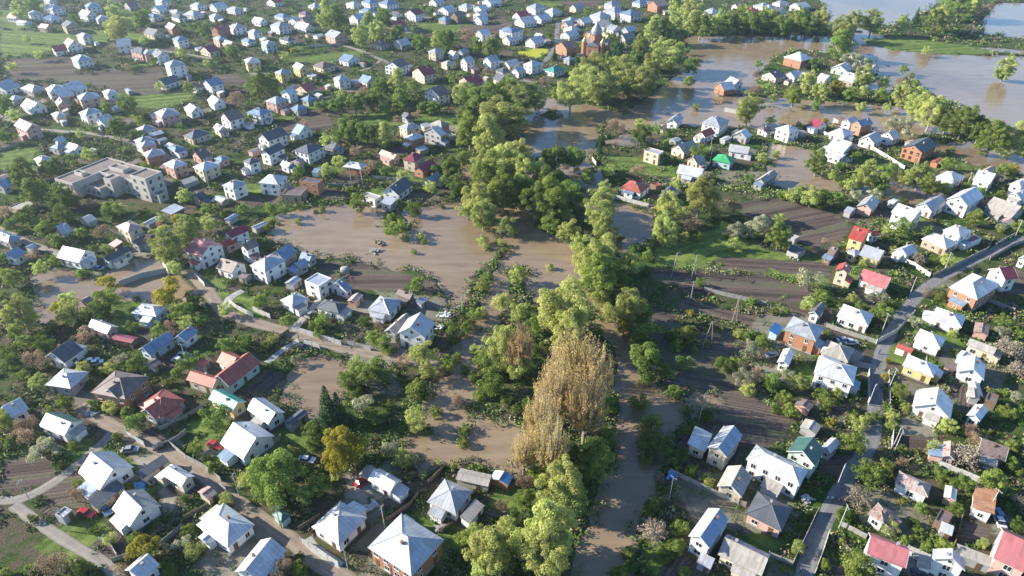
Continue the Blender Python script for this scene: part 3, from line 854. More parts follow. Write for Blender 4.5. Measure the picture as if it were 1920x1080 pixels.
ROADS = [
 ('asphalt', 4.6, [(2100,400),(1925,447),(1860,472),(1800,502),(1742,535),(1716,560),(1682,605),(1657,650),(1645,700),(1640,760),(1635,820),(1618,855),(1592,892),(1560,950),(1530,1010),(1508,1080),(1490,1180)]),
 ('gravel', 3.0, [(-80,945),(0,938),(40,935),(100,905),(170,850),(218,805)]),
 ('dirt', 4.0, [(150,760),(218,803),(270,825),(330,857),(390,895),(440,940),(500,980),(545,1012),(590,1050),(650,1085),(700,1130)]),
 ('dirt', 4.6, [(350,505),(385,540),(420,583),(470,603),(540,622),(620,647),(680,662),(760,672),(830,690)]),
 ('gravel', 3.6, [(-80,195),(0,218),(60,240),(110,246),(170,250),(240,265),(330,300)]),
 ('gravel', 3.6, [(640,84),(670,93),(700,106),(715,112),(740,125)]),
 ('dirt', 3.0, [(715,112),(697,125),(675,133)]),
 ('asphalt', 4.2, [(1046,40),(1045,56),(1042,85),(1024,112),(1000,130)]),
 ('gravel', 3.2, [(-60,410),(0,430),(57,457),(107,474),(160,500)]),
 ('gravel', 2.6, [(25,947),(75,982),(130,1018),(200,1060),(240,1100)]),
 ('concrete', 3.0, [(420,583),(430,560),(455,545)]),
 ('concrete', 2.6, [(553,615),(575,590),(600,560)]),
 ('gravel', 3.0, [(400,110),(340,100),(300,95),(230,88)]),
 ('concrete', 2.4, [(500,680),(540,650),(560,638)]),
 ('gravel', 2.6, [(1160,75),(1200,70),(1290,68)]),
 ('dirt', 3.0, [(330,575),(352,560),(372,545)]),
 ('concrete', 2.6, [(575,1010),(590,1030),(640,1062)]),
 ('gravel', 3.0, [(1645,690),(1600,680),(1585,670)]),
]
FENCES = [
 ('w','21','490 320 560 340 680 380 850 430 1020 475'),('w','21','600 120 630 160'),('w','31','740 20 860 90 1020 190'),
 ('c','31','1230 1000 1440 900 1640 800 1690 720'),('c','31','1700 770 1840 690'),('c','31','1660 870 1830 770 1920 740'),
 ('w','31','930 850 1090 920 1210 1000'),('w','01','1470 1000 1540 1070'),('w','01','1220 900 1260 950'),
 ('w','02','1720 110 1780 160 1900 220'),('w','12','260 310 430 365 640 430'),('w','12','360 420 480 460'),
 ('c','12','680 420 800 450 860 470'),('w','12','-20 170 110 230'),('o','12','40 470 250 330'),
 ('c','02','1200 1070 1380 990 1540 890'),('c','03','1190 130 1320 70 1400 10'),('c','03','1280 100 1400 200 1530 270 1660 370'),
 ('w','03','960 30 1090 110'),('w','03','760 830 830 850 890 950'),('c','03','850 980 990 930'),('c','03','1180 880 1370 720'),
 ('o','03','1380 660 1570 560'),('c','03','1640 400 1700 450'),('w','13','340 830 460 900 620 1010'),('o','13','320 740 480 640'),
 ('o','13','980 670 1150 560 1220 470'),('o','13','1290 390 1430 260'),('o','13','1390 760 1480 690'),('c','13','60 150 190 50'),
 ('c','23','1190 310 1340 380 1520 470 1750 560'),('c','32','430 290 600 350 820 420'),('w','32','810 420 960 340 1090 200'),
 ('w','32','750 640 750 870'),('c','32','900 640 910 940'),('c','32','1620 90 1840 180'),('w','33','450 770 410 900 350 1060'),
 ('c','33','540 700 730 800'),('w','33','1270 250 1440 320 1580 380'),('w','33','930 20 920 130'),('c','33','370 600 190 980'),
 ('c','33','0 930 180 1000'),('o','33','1450 640 1390 860'),('w','33','1040 890 1200 960'),('w','10','380 360 640 340'),
 ('w','01','1060 20 1180 -30'),('c','11','520 320 730 320 800 280'),('c','11','880 260 1050 275 1260 320'),('w','21','1480 160 1500 60'),
 ('c','22','1440 20 1600 60 1900 130'),('c','01','100 30 -20 60'),('o','02','590 620 430 760'),('w','01','900 1060 1060 1000 1250 960'),
 ('o','13','640 40 700 0'),('c','32','1180 540 1180 640'),('w','20','1590 830 1700 850'),('w','30','360 980 480 1040'),
]
POLES = ["03 1750 350 1795 475","03 190 410 235 530","03 480 650 525 745","13 950 660 965 720","13 660 890 690 1030","13 160 590 190 720","02 1380 480 1405 570","02 1770 230 1795 310","02 1640 0 1655 50","31 740 270 710 360","31 1100 130 1085 190","31 1500 270 1485 330","31 1020 800 995 870","31 1335 870 1320 950","31 1885 610 1850 700","32 905 220 850 340","32 920 690 905 760","32 750 640 750 880","32 1080 0 1060 60","33 545 340 515 410","33 550 650 530 720","33 970 30 945 150","33 940 60 930 130","22 1360 30 1340 90","12 1545 120 1545 190","10 325 280 320 350","10 455 320 455 380","10 710 280 710 340","10 85 640 85 720","20 1062 740 1062 800","20 1700 800 1698 870","11 715 220 715 290","11 800 270 800 310","01 935 0 940 40","01 525 690 530 740","01 1565 260 1575 350","12 315 360 325 410","33 1660 480 1640 600","21 1480 0 1485 60","30 1515 240 1520 275","23 1175 310 1180 500","20 535 430 535 500","21 1030 700 1040 640","10 370 580 370 640","10 805 420 808 480","20 1365 140 1365 180"]
AFRAMES = ["21 1265 870 1215 980","21 1410 890 1360 1000","22 1700 190 1665 250","22 1490 330 1465 430","22 1440 920 1410 985"]
CARS = ["02 685 545 w 20","02 715 560 w 20","03 1610 95 r -25","03 645 605 r -20","13 805 370 r 35","33 1735 620 b 80","33 1735 660 w 78","02 1340 540 w -20","02 1380 500 g -15","03 790 580 b -40","03 975 130 g 10","32 570 390 w 0","32 625 405 w 0","12 410 195 g 60","32 30 500 g 20","13 380 205 w -10","01 740 930 b 0","01 1570 430 w 10","03 1215 100 d 30","21 1420 150 w 10","12 350 440 d -20","20 1210 210 d 0","33 1160 1060 d -10"]
PEOPLE = ["33 440 515","33 475 518","33 505 525","33 540 530","33 520 545","33 235 920","33 262 945","33 240 1055","33 290 880","32 830 495","12 320 385"]

HEDGES = [(2.6, [(1245,62),(1320,62),(1400,60),(1480,60),(1555,58)]), (2.2, [(1410,172),(1500,176),(1600,178),(1740,198)]), (2.8, [(1700,178),(1770,200),(1850,238),(1930,266)]),
 (1.6, [(938,470),(920,515),(905,545),(870,600),(858,625)]), (2.0, [(1330,352),(1400,358),(1470,368),(1540,385),(1600,395)]), (1.8, [(1530,325),(1580,335),(1640,345),(1680,350)]),
 (1.4, [(1215,560),(1300,590),(1390,615),(1470,640)]), (1.6, [(1220,500),(1330,510),(1440,515),(1550,545)]), (2.2, [(960,505),(975,540),(965,560)]), (2.0, [(1240,660),(1290,640),(1340,650)]),
 (1.8, [(500,395),(560,385),(640,378)]), (1.6, [(760,380),(800,385),(850,372)]), (2.0, [(1380,690),(1420,740),(1480,780)]), (1.8, [(1590,800),(1600,760),(1610,720)]), (1.8, [(1665,820),(1668,760),(1672,700)]),
 (1.5, [(830,690),(800,740),(760,790),(740,830)]), (1.6, [(870,780),(880,800),(860,830)]), (2.2, [(930,240),(900,290),(890,330),(880,370)]), (1.6, [(640,600),(700,620),(760,640),(830,655)]),
 (1.6, [(1110,290),(1200,335),(1270,345)]), (1.7, [(620,250),(700,255),(760,245),(840,250)]), (2.0, [(760,180),(820,195),(860,200)]), (1.6, [(420,900),(470,950),(520,990)]), (2.4, [(1590,70),(1580,90),(1570,105)])]
# ------------------------------------------------------------------ ground: one sheet, sunk below the water where it is flooded
def world_poly(poly): return np.array([[G(x, max(y, -60))[0], G(x, max(y, -60))[1]] for x, y in poly])
def signed(P, poly):
    """+inside / -outside distance to polygon, P (n,2)"""
    x, y = P[:, 0], P[:, 1]
    ins = np.zeros(len(P), bool); dmin = np.full(len(P), 1e9)
    n = len(poly)
    for i in range(n):
        ax, ay = poly[i]; bx, by = poly[(i + 1) % n]
        with np.errstate(divide='ignore', invalid='ignore'):
            c = ((ay > y) != (by > y)) & (x < (bx - ax) * (y - ay) / (by - ay + 1e-12) + ax)
        ins ^= c
        ex, ey = bx - ax, by - ay
        t = np.clip(((x - ax) * ex + (y - ay) * ey) / (ex * ex + ey * ey + 1e-9), 0, 1)
        d = np.hypot(x - ax - t * ex, y - ay - t * ey)
        dmin = np.minimum(dmin, d)
    return np.where(ins, dmin, -dmin)
WPOLY = [world_poly(p) for p in WATER]
DPOLY = [world_poly(p) for p in DRY]
RPOLY = [(k, w, np.array([[G(x, y)[0], G(x, y)[1]] for x, y in pts])) for k, w, pts in ROADS]
def seg_dist(P, line):
    d = np.full(len(P), 1e9)
    for i in range(len(line) - 1):
        a, b = line[i], line[i + 1]; e = b - a
        t = np.clip(((P - a) @ e) / (e @ e), 0, 1)
        d = np.minimum(d, np.hypot(*(P - a - t[:, None] * e).T))
    return d
def wet_sd(P):
    sd = np.full(len(P), -50.0)
    for poly in WPOLY:
        lo, hi = poly.min(0) - 12, poly.max(0) + 12
        m = ((P > lo) & (P < hi)).all(1)
        if m.any(): sd[m] = np.maximum(sd[m], signed(P[m], poly))
    for poly in DPOLY:
        lo, hi = poly.min(0) - 12, poly.max(0) + 12
        m = ((P > lo) & (P < hi)).all(1)
        if m.any(): sd[m] = np.minimum(sd[m], -signed(P[m], poly))
    return sd
def wob(P, s, ph=0.0):
    x, y = P[:, 0] / s, P[:, 1] / s
    return (np.sin(x * 2.1 + 1.3 * np.sin(y * 1.7 + ph) + ph) + np.sin(y * 2.7 + 1.1 * np.sin(x * 2.3 + 2 * ph)) + 0.6 * np.sin(x * 5.3 + y * 4.1 + ph)) / 2.6
# ------------------------------------------------------------------ buildings
def rect_from_corners(L, Nn, R):
    e1 = (L - Nn); e2 = (R - Nn); e1.z = e2.z = 0
    l1, l2 = e1.length, e2.length
    a1, a2 = math.atan2(e1.y, e1.x), math.atan2(e2.y, e2.x)
    d = (a1 - a2) % (2 * math.pi)            # e1 lies counter-clockwise of e2
    mid = a2 + d / 2
    # trust the longer edge more
    ka = l1 / (l1 + l2)
    a1o = mid + math.pi / 4
    a1n = a1o + (a1 - a1o) * (ka - 0.5) * 1.2
    return a1n, a1n - math.pi / 2, l1, l2
def roof_shell(tops, faces, uvs, thick=0.18):
    """closed slab from an open top surface"""
    n = len(tops)
    vs = [tuple(v) for v in tops] + [(v[0], v[1], v[2] - thick) for v in tops]
    fs = [tuple(f) for f in faces] + [tuple(i + n for i in f[::-1]) for f in faces]
    uv = [u for f in uvs for u in f] + [u for f in uvs for u in f[::-1]]
    edges = {}
    for f in faces:
        for i in range(len(f)):
            edges[(f[i], f[(i+1) % len(f)])] = 1
    for (p, q) in list(edges):
        if (q, p) not in edges:
            fs.append((q, p, p + n, q + n)); uv += [(0, 0)] * 4
    return vs, fs, uv
def face_uv(tops, f):
    p = [Vector(tops[i]) for i in f]
    nrm = (p[1] - p[0]).cross(p[2] - p[0]).normalized()
    if nrm.z < 0: nrm = -nrm
    h = Vector((nrm.x, nrm.y, 0))
    if h.length < 0.05: eave, down = Vector((1, 0, 0)), Vector((0, 1, 0))
    else:
        h.normalize(); eave = Vector((-h.y, h.x, 0)); down = eave.cross(nrm)
    return [(q.dot(eave), q.dot(down)) for q in p]

WIN = {}
M_CHB = plain('chimney_brick', (0.24, 0.13, 0.09), 0.9)
def win_mesh(w, h, near):
    k = (round(w, 1), round(h, 1), near)
    if k in WIN: return WIN[k]
    f = MB(); t = 0.09
    f.box(-w/2, w/2, 0, 0.07, -h/2, -h/2 + t); f.box(-w/2, w/2, 0, 0.07, h/2 - t, h/2)
    f.box(-w/2, -w/2 + t, 0, 0.07, -h/2 + t, h/2 - t); f.box(w/2 - t, w/2, 0, 0.07, -h/2 + t, h/2 - t)
    if w > 1.0: f.box(-0.04, 0.04, 0, 0.06, -h/2 + t, h/2 - t)
    p = MB().box(-w/2 + t, w/2 - t, 0.005, 0.03, -h/2 + t, h/2 - t)
    if near:
        f.box(-w/2 - 0.08, w/2 + 0.08, 0.0, 0.16, -h/2 - 0.08, -h/2 - 0.003)
        WIN[k] = (f.mesh("window", [M_FRAME]), p.mesh("pane", [M_GLASS]))
    else:
        b = len(f.v); f.v += p.v; f.f += [tuple(i + b for i in q) for q in p.f]; f.m += [1] * len(p.f)
        WIN[k] = (f.mesh("window", [M_FRAME, M_GLASS]), None)
    return WIN[k]
DOORM = MB().box(-0.5, 0.5, 0, 0.07, 0, 2.05).box(-0.58, 0.58, 0, 0.05, 2.053, 2.15).mesh("door", [M_DOOR])
HOLEM = MB().box(-0.7, 0.7, 0, 0.03, -0.8, 0.8).mesh("window", [M_DARK])  # dark slab paints the shade inside an open window hole
CHIMB = MB().box(-0.24, 0.24, -0.24, 0.24, 0, 1.15).box(-0.3, 0.3, -0.3, 0.3, 1.153, 1.24).mesh("chimney", [M_CHB, M_CONC])
CHIMW = MB().box(-0.24, 0.24, -0.24, 0.24, 0, 1.1).box(-0.3, 0.3, -0.3, 0.3, 1.103, 1.2).mesh("chimney", [WALL['G'], M_CONC])
GARAGE = MB().box(-1.3, 1.3, 0, 0.05, 0, 2.2).mesh("garage_door", [M_STEEL])
FOOT = []     # footprints for keeping plants off: (x,y,r)
WALLPOLY = []
def make_building(o, r0, l1, l2, a1, a2, Nn, st, rt, rc, wc, near, far, wing=False, hole=False):
    """o: root at footprint centre, unrotated frame handled here"""
    eh = {0: 2.35, 1: 3.3, 2: 5.5, 3: 8.2}[st]
    if rt == 'f': eh += 0.2
    ridge_dir = {'a': 1, 'b': 2, 's': 0, 'f': 0}.get(rt, 1 if l1 >= l2 else 2)
    d1 = Vector((math.cos(a1), math.sin(a1), 0)); d2 = Vector((math.cos(a2), math.sin(a2), 0))
    c = Nn + d1 * l1 / 2 + d2 * l2 / 2
    if ridge_dir == 1: ang = a1; lx, ly = l1, l2
    else: ang = a2; lx, ly = l2, l1
    if rt == 's': # slope falls toward the camera-near corner's long side
        if l1 >= l2: ang, lx, ly = a1, l1, l2
        else: ang, lx, ly = a2 , l2, l1
    # local frame: x along ridge; make -y the side nearer the camera
    ydir = Vector((-math.sin(ang), math.cos(ang), 0))
    if ydir.dot(c) < 0: ang += math.pi
    base = Matrix.Translation((c.x, c.y, LAND)) @ Matrix.Rotation(ang, 4, 'Z')
    oh = 0.45 if st > 0 else 0.25
    if rt == 'f': oh = 0.0
    A, B = lx / 2, ly / 2            # eave rectangle
    a, b = A - oh, B - oh            # wall rectangle
    if a < 1.0: a = A * 0.8
    if b < 1.0: b = B * 0.8
    pitch = {0: 18, 1: 30, 2: 27, 3: 25}[st]
    if rt in 'ab' and st > 0: pitch = 36 if ly < 10 else 28
    if rt == 'h': pitch = 28
    if rt == 's': pitch = 9 if ly > 4 else 14
    H = B * math.tan(math.radians(pitch))
    if rt == 's': H = 2 * B * math.tan(math.radians(pitch))
    zb = -1.3
    wm = WALL[wc[0]]
    if not wing:
        o.matrix_world = base
        inv = Matrix.Identity(4)
    else:
        inv = o.matrix_world.inverted() @ base
    def put(name, data, M=None, parent=None):
        q = bpy.data.objects.new(name, data); COL.objects.link(q); q.parent = parent or o
        q.matrix_local = (inv @ M) if M is not None else inv
        return q
    # walls
    vs = []; fs = []
    if rt in 'ab':
        hw = b / B * H * 1.0
        zt = eh + (B - b) / B * H - 0.19
        zr = eh + H - 0.2
        vs = [(-a,-b,zb),(a,-b,zb),(a,b,zb),(-a,b,zb),(-a,-b,zt),(a,-b,zt),(a,b,zt),(-a,b,zt),(-a,0,zr),(a,0,zr)]
        fs = [(0,3,2,1),(0,1,5,4),(2,3,7,6),(1,2,6,9,5),(3,0,4,8,7),(4,5,9,8),(6,7,8,9)]
    elif rt == 's':
        k = H / (2 * B)
        z0, z1 = eh + k * (B - b) - 0.19, eh + k * (B + b) - 0.19
        vs = [(-a,-b,zb),(a,-b,zb),(a,b,zb),(-a,b,zb),(-a,-b,z0),(a,-b,z0),(a,b,z1),(-a,b,z1)]
        fs = [(0,3,2,1),(4,5,6,7),(0,1,5,4),(1,2,6,5),(2,3,7,6),(3,0,4,7)]
    elif rt == 'f':
        zt = eh
        t = 0.25
        m_ = MB(); m_.box(-a, a, -b, b, zb, zt - 0.35)
        m_.box(-a, a, -b, -b + t, zt - 0.347, zt); m_.box(-a, a, b - t, b, zt - 0.347, zt)
        m_.box(-a, -a + t, -b + t, b - t, zt - 0.347, zt); m_.box(a - t, a, -b + t, b - t, zt - 0.347, zt)
        vs, fs = m_.v, m_.f
    else:
        zt = eh + 0.25 * math.tan(math.radians(pitch)) - 0.19
        vs = [(-a,-b,zb),(a,-b,zb),(a,b,zb),(-a,b,zb),(-a,-b,zt),(a,-b,zt),(a,b,zt),(-a,b,zt)]
        fs = [(0,3,2,1),(4,5,6,7),(0,1,5,4),(1,2,6,5),(2,3,7,6),(3,0,4,7)]
    put("wall", new_mesh("wall", vs, fs, [wm]))
    if near and st > 0 and rt != 'f' and not wing:
        pl = MB()
        e = 0.05
        for (x0,x1,y0,y1) in ((-a-e,a+e,-b-e,-b-0.002),(-a-e,a+e,b+0.002,b+e),(-a-e,-a-0.002,-b-0.002,b+0.002),(a+0.002,a+e,-b-0.002,b+0.002)):
            pl.box(x0,x1,y0,y1,zb,0.45)
        put("plinth", pl.mesh("plinth", [M_CONC]))
    # roof
    mats = [ROOF[rc[0]]] + ([ROOF[rc[1]]] if len(rc) > 1 else [])
    if rt == 'f':
        tops = [(-a+.26,-b+.26,eh-0.3),(a-.26,-b+.26,eh-0.3),(a-.26,b-.26,eh-0.3),(-a+.26,b-.26,eh-0.3)]
        if True:
            faces = [(0,1,2,3)]
        vs, fs, uv = roof_shell(tops, faces, [face_uv(tops, f) for f in faces], 0.04)
    elif rt == 's':
        tops = [(-A,-B,eh),(A,-B,eh),(A,B,eh+H),(-A,B,eh+H)]; faces = [(0,1,2,3)]
        vs, fs, uv = roof_shell(tops, faces, [face_uv(tops, f) for f in faces], 0.12)
    elif rt in 'ab':
        tops = [(-A,-B,eh),(A,-B,eh),(A,0,eh+H),(-A,0,eh+H),(A,B,eh),(-A,B,eh)]
        faces = [(0,1,2,3),(3,2,4,5)]
        vs, fs, uv = roof_shell(tops, faces, [face_uv(tops, f) for f in faces])
    else:
        r = max(A - B, 0.15)
        tops = [(-A,-B,eh),(A,-B,eh),(A,B,eh),(-A,B,eh),(-r,0,eh+H),(r,0,eh+H)]
        faces = [(0,1,5,4),(1,2,5),(2,3,4,5),(3,0,4)]
        vs, fs, uv = roof_shell(tops, faces, [face_uv(tops, f) for f in faces])
    mi = [0] * len(fs)
    if len(mats) > 1:
        R3 = (o.matrix_world @ inv).to_3x3() if wing else base.to_3x3()
        for i, f in enumerate(fs[:2 * len(faces)]):
            p = [Vector(vs[j]) for j in f[:3]]
            nn = R3 @ (p[1]-p[0]).cross(p[2]-p[0])
            if nn.z < 0: nn = -nn
            if nn.x > 0: mi[i] = 1  # slopes turned from the sun take a second colour: painted shade, except vivid blue
    roof = put("roof", new_mesh("roof", vs, fs, mats, mi, False, uv))
    # ridge and hip caps
    if near and rt in 'abh':
        cp = MB()
        if rt in 'ab': cp.tube([(-A-0.01,0,eh+H+0.0),(A+0.01,0,eh+H+0.0)], 0.11, 5)
        else:
            for sx in (-1, 1):
                for sy in (-1, 1): cp.tube([(sx*A, sy*B, eh), (sx*r, 0, eh+H)], 0.09, 5)
            if r > 0.5: cp.tube([(-r,0,eh+H),(r,0,eh+H)], 0.1, 5)
        q = bpy.data.objects.new("ridge_cap", cp.mesh("ridge_cap", [mats[0]])); COL.objects.link(q); q.parent = roof
        if rt in 'ab' and st > 0:
            g = MB()   # barge boards
            for sx in (-1, 1):
                g = MB(); x0 = sx*(A+0.002); x1 = sx*(A+0.05)
                for sy in (-1, 1):
                    y0, z0, z1 = sy*B, eh, eh+H
                    g.add([(x0,y0,z0-.24),(x1,y0,z0-.24),(x1,y0,z0+.03),(x0,y0,z0+.03),(x0,0,z1-.24),(x1,0,z1-.24),(x1,0,z1+.03),(x0,0,z1+.03)],
                          [(0,1,2,3),(4,7,6,5),(0,4,5,1),(3,2,6,7),(0,3,7,4),(1,5,6,2)])
                q = bpy.data.objects.new("barge_board", g.mesh("barge_board", [M_FRAME])); COL.objects.link(q); q.parent = roof
    rnd = random.Random(int(abs(c.x) * 13 + abs(c.y) * 7))
    # chimney
    if st > 0 and rt in 'abh' and not wing:
        cx = rnd.uniform(-0.5, 0.5) * (A if rt in 'ab' else max(A - B, 0.8)); cy = rnd.choice((-1, 1)) * B * 0.28
        cz = eh + H * (1 - abs(cy) / B) - 0.5
        if rt == 'h': cz = eh + H * min(1 - abs(cy) / B, (A - abs(cx)) / B) - 0.5
        ch = bpy.data.objects.new("chimney", rnd.choice((CHIMB, CHIMW, CHIMW))); COL.objects.link(ch); ch.parent = roof; ch.location = (cx, cy, cz)
    # porch or vestibule on some houses
    if st > 0 and not far and not wing and rt in 'abh' and rnd.random() < .6:
        nx, ny, half, off = rnd.choice([(0,-1,a,b), (0,-1,a,b), (-1,0,b,a), (1,0,b,a)])
        pw, pd, ph = rnd.uniform(1.4, 2.3), rnd.uniform(1.6, 2.8), 2.45
        sh = rnd.uniform(-.4, .4) * half
        Mp = Matrix.Rotation(math.atan2(ny, nx) - math.pi/2, 4, 'Z')
        q0 = Vector((nx * off, ny * off, 0)) + (Vector((sh, 0, 0)) if ny else Vector((0, sh, 0)))
        Mt = Matrix.Translation(q0) @ Mp
        pb_ = MB(); pb_.add([(-pw,.003,zb),(pw,.003,zb),(pw,pd,zb),(-pw,pd,zb),(-pw,.003,ph+.5),(pw,.003,ph+.5),(pw,pd,ph-.12),(-pw,pd,ph-.12)], [(0,3,2,1),(4,5,6,7),(0,1,5,4),(1,2,6,5),(2,3,7,6),(3,0,4,7)])
        pc = put("porch", pb_.mesh("porch", [wm]), Mt)
        tp = [(-pw-.25,-.0+.004,ph+.62),(-pw-.25,pd+.35,ph-.1),(pw+.25,pd+.35,ph-.1),(pw+.25,.004,ph+.62)]
        v2, f2, u2 = roof_shell(tp, [(0,1,2,3)], [face_uv(tp, (0,1,2,3))], .1)
        pr_ = bpy.data.objects.new("porch_roof", new_mesh("porch_roof", v2, f2, [rnd.choice([mats[0], mats[0], ROOF['s'], ROOF['b']])], None, False, u2)); COL.objects.link(pr_); pr_.parent = pc
        wm2, pm2 = win_mesh(1.1, 1.3, near)
        q = bpy.data.objects.new("window", wm2); COL.objects.link(q); q.parent = pc; q.location = (0, pd + .002, 1.6)
    # windows
    camdir = -(Vector((c.x, c.y, 0))).normalized()
    if st > 0:
        for (nx, ny, half, off) in ((0,-1,a,b),(0,1,a,b),(-1,0,b,a),(1,0,b,a)):
            nw = (base.to_3x3() @ Vector((nx, ny, 0)))
            if far and nw.dot(camdir) < 0.05: continue
            if not near and nw.dot(camdir) < -0.6: continue
            L = half * 2
            n = max(1, int(L / (3.3 if rnd.random() < 0.6 else 2.8)))
            if L < 3: n = 1
            if n > 6: n = 6
            ww = rnd.choice((1.1, 1.3, 1.5)); wh = rnd.choice((1.3, 1.5))
            door_at = rnd.randrange(n) if (nw.dot(camdir) > 0.3) else -1
            for s in range(st):
                zc = 1.6 + s * 2.5
                for i in range(n):
                    t = -L/2 + L * (i + 0.5) / n
                    x = (t if ny else nx * (off + 0.002)); y = (ny * (off + 0.002) if ny else t)
                    rot = Matrix.Rotation(math.atan2(ny, nx) - math.pi/2, 4, 'Z')
                    if s == 0 and i == door_at and n > 1:
                        put("door", DOORM, Matrix.Translation((x, y, 0.15)) @ rot); continue
                    if hole:
                        put("window", HOLEM, Matrix.Translation((x, y, zc)) @ rot); continue
                    wmh, pm = win_mesh(ww, wh, near)
                    q = put("window", wmh, Matrix.Translation((x, y, zc)) @ rot)
                    if pm is not None: pq = bpy.data.objects.new("pane", pm); COL.objects.link(pq); pq.parent = q
            if rt in 'ab' and nx != 0 and H > 1.9:
                rot = Matrix.Rotation(math.atan2(ny, nx) - math.pi/2, 4, 'Z')
                wmh, pm = win_mesh(0.9, 0.9 if H < 2.6 else 1.1, near)
                q = put("window", wmh, Matrix.Translation((nx * (a + 0.002), 0, eh + H * 0.3)) @ rot)
                if pm is not None: pq = bpy.data.objects.new("pane", pm); COL.objects.link(pq); pq.parent = q
    elif near and not wing:
        put("door", DOORM, Matrix.Translation((a * 0.4, -b - 0.002, 0)) @ Matrix.Rotation(math.pi, 4, 'Z'))
    FOOT.append((c.x, c.y, a + 0.6, b + 0.6, ang))
    return c
ROOFT = {'h': 'hipped', 'a': 'gable', 'b': 'gable', 's': 'lean-to', 'f': 'flat'}
cur = None
for tk, block in BUILD.items():
    tx, ty = tile(tk)
    for line in block.split('\n'):
        lm = None
        if '#' in line: line, lm = line.split('#'); lm = lm.strip()
        w = line.split()
        wing = w[0] == '+'
        if wing: w = w[1:]
        v = [float(k) for k in w[:6]]; st = int(w[6]); rt, rc, wc = w[7], w[8], w[9]
        eh = {0: 2.35, 1: 3.3, 2: 5.5, 3: 8.2}[st] + LAND
        pts = [G(tx + v[i] / 4, ty + v[i + 1] / 4, eh) for i in (0, 2, 4)]
        cx, cy = tx + v[2] / 4, ty + v[3] / 4
        far = cy < 215; near = cy > 520
        a1, a2, l1, l2 = rect_from_corners(*pts)
        lo, hi = (2.5, 20) if not far else (5.5, 14)
        if st == 0: lo = 2.5
        l1 = min(max(l1, lo), hi); l2 = min(max(l2, lo), hi)
        if far and st > 0:
            l2 = min(max(l2, l1 * 0.6), l1 * 1.9); l1 = min(max(l1, l2 * 0.6), l2 * 1.9)
        Nn = Vector((pts[1].x, pts[1].y, 0))
        is_shed = st == 0
        if not wing:
            cur = root("shed" if is_shed else "house", (0, 0, 0))
            c = make_building(cur, None, l1, l2, a1, a2, Nn, st, rt, rc, wc, near, far, hole=(lm == "the unfinished brick house"))
            px, py = PX((c.x, c.y, LAND + eh * 0.6))
            wetb = wet_sd(np.array([[c.x, c.y]]))[0] > 1.0
            stw = {0: '', 1: 'single-storey ', 2: 'two-storey ', 3: 'three-storey '}[st]
            if rc == 'wg': rword = 'sunlit-pale and dark green'  # two-tone codes paint sunlit and shaded slopes; vivid blue is real
            elif rc == 'wz': rword = 'ribbed pale grey'
            elif rc == 'wb': rword = 'pale and shade-blue'
            elif rc == 'wv': rword = 'pale and vivid blue'
            elif rc == 'ws': rword = 'patchy grey'
            else: rword = ROOFW[rc[0]]
            look = f"{stw}{WALLW[wc]} {'shed' if is_shed else 'house'} with {rword} {ROOFT[rt]} roof"
            if is_shed: look = f"{WALLW[wc]} shed with {rword} {ROOFT[rt]} roof"
            if lm: LANDMARKS.append((lm, px, py, cur))
            later(cur, look, "shed" if is_shed else "house", "sheds and outbuildings in the yards" if is_shed else "houses of the flooded town", px, py, "shed" if is_shed else "house")
            THINGS[-1]['area'] = l1 * l2 * (st + 1) * PXM((c.x, c.y, 0)) ** 2
        else:
            make_building(cur, None, l1, l2, a1, a2, Nn, st, rt, rc, wc, near, far, wing=True)

# small outbuildings behind the houses
rs = random.Random(9)
nsh = 0
for (hx, hy, ha, hb, ht) in list(FOOT):
    if ha < 3.5 or nsh > 105 or rs.random() < .45: continue
    for _try in range(6):
        L, W = rs.uniform(3.5, 7), rs.uniform(2.8, 4.2)
        side = rs.choice([(1,0),(-1,0),(0,1),(0,-1)]); gap = rs.uniform(1.5, 5) + L / 2
        cu = side[0]*(ha + gap) + side[1]*rs.uniform(-4, 4); cv = side[1]*(hb + gap) + side[0]*rs.uniform(-4, 4)
        c_, s_ = math.cos(ht), math.sin(ht); X, Y = hx + cu*c_ - cv*s_, hy + cu*s_ + cv*c_
        ppx, ppy = PX((X, Y, 1))
        if ppx < -20 or ppx > 1940 or ppy > 560 or ppy < 2: continue
        if any((X-f[0])**2 + (Y-f[1])**2 < (max(f[2], f[3]) + L*.6 + .6)**2 for f in FOOT): continue
        if wet_sd(np.array([[X, Y]]))[0] > -1.5 or min(seg_dist(np.array([[X, Y]]), l)[0] for _, _, l in RPOLY) < L*.6 + 2: continue
        if any(signed(np.array([[X, Y]]), world_poly(pl))[0] > -1 for k_, pl in FIELDS): continue
        rc = rs.choice('wwzzssunbp'); rt = rs.choice('bbss'); wc = rs.choice('GGWPNTC')
        o = root("shed", (0, 0, 0))
        d2 = Vector((c_, s_, 0)); d1 = Vector((-s_, c_, 0))
        Nn = Vector((X, Y, 0)) - d1*W/2 - d2*L/2
        make_building(o, None, W, L, ht + math.pi/2, ht, Nn, 0, rt, rc, wc, ppy > 400, ppy < 215)
        later(o, f"{WALLW[wc]} shed with {ROOFW[rc]} {ROOFT[rt]} roof", "shed", "sheds and outbuildings in the yards", ppx, ppy, "shed")
        nsh += 1; break
print("auto sheds", nsh)

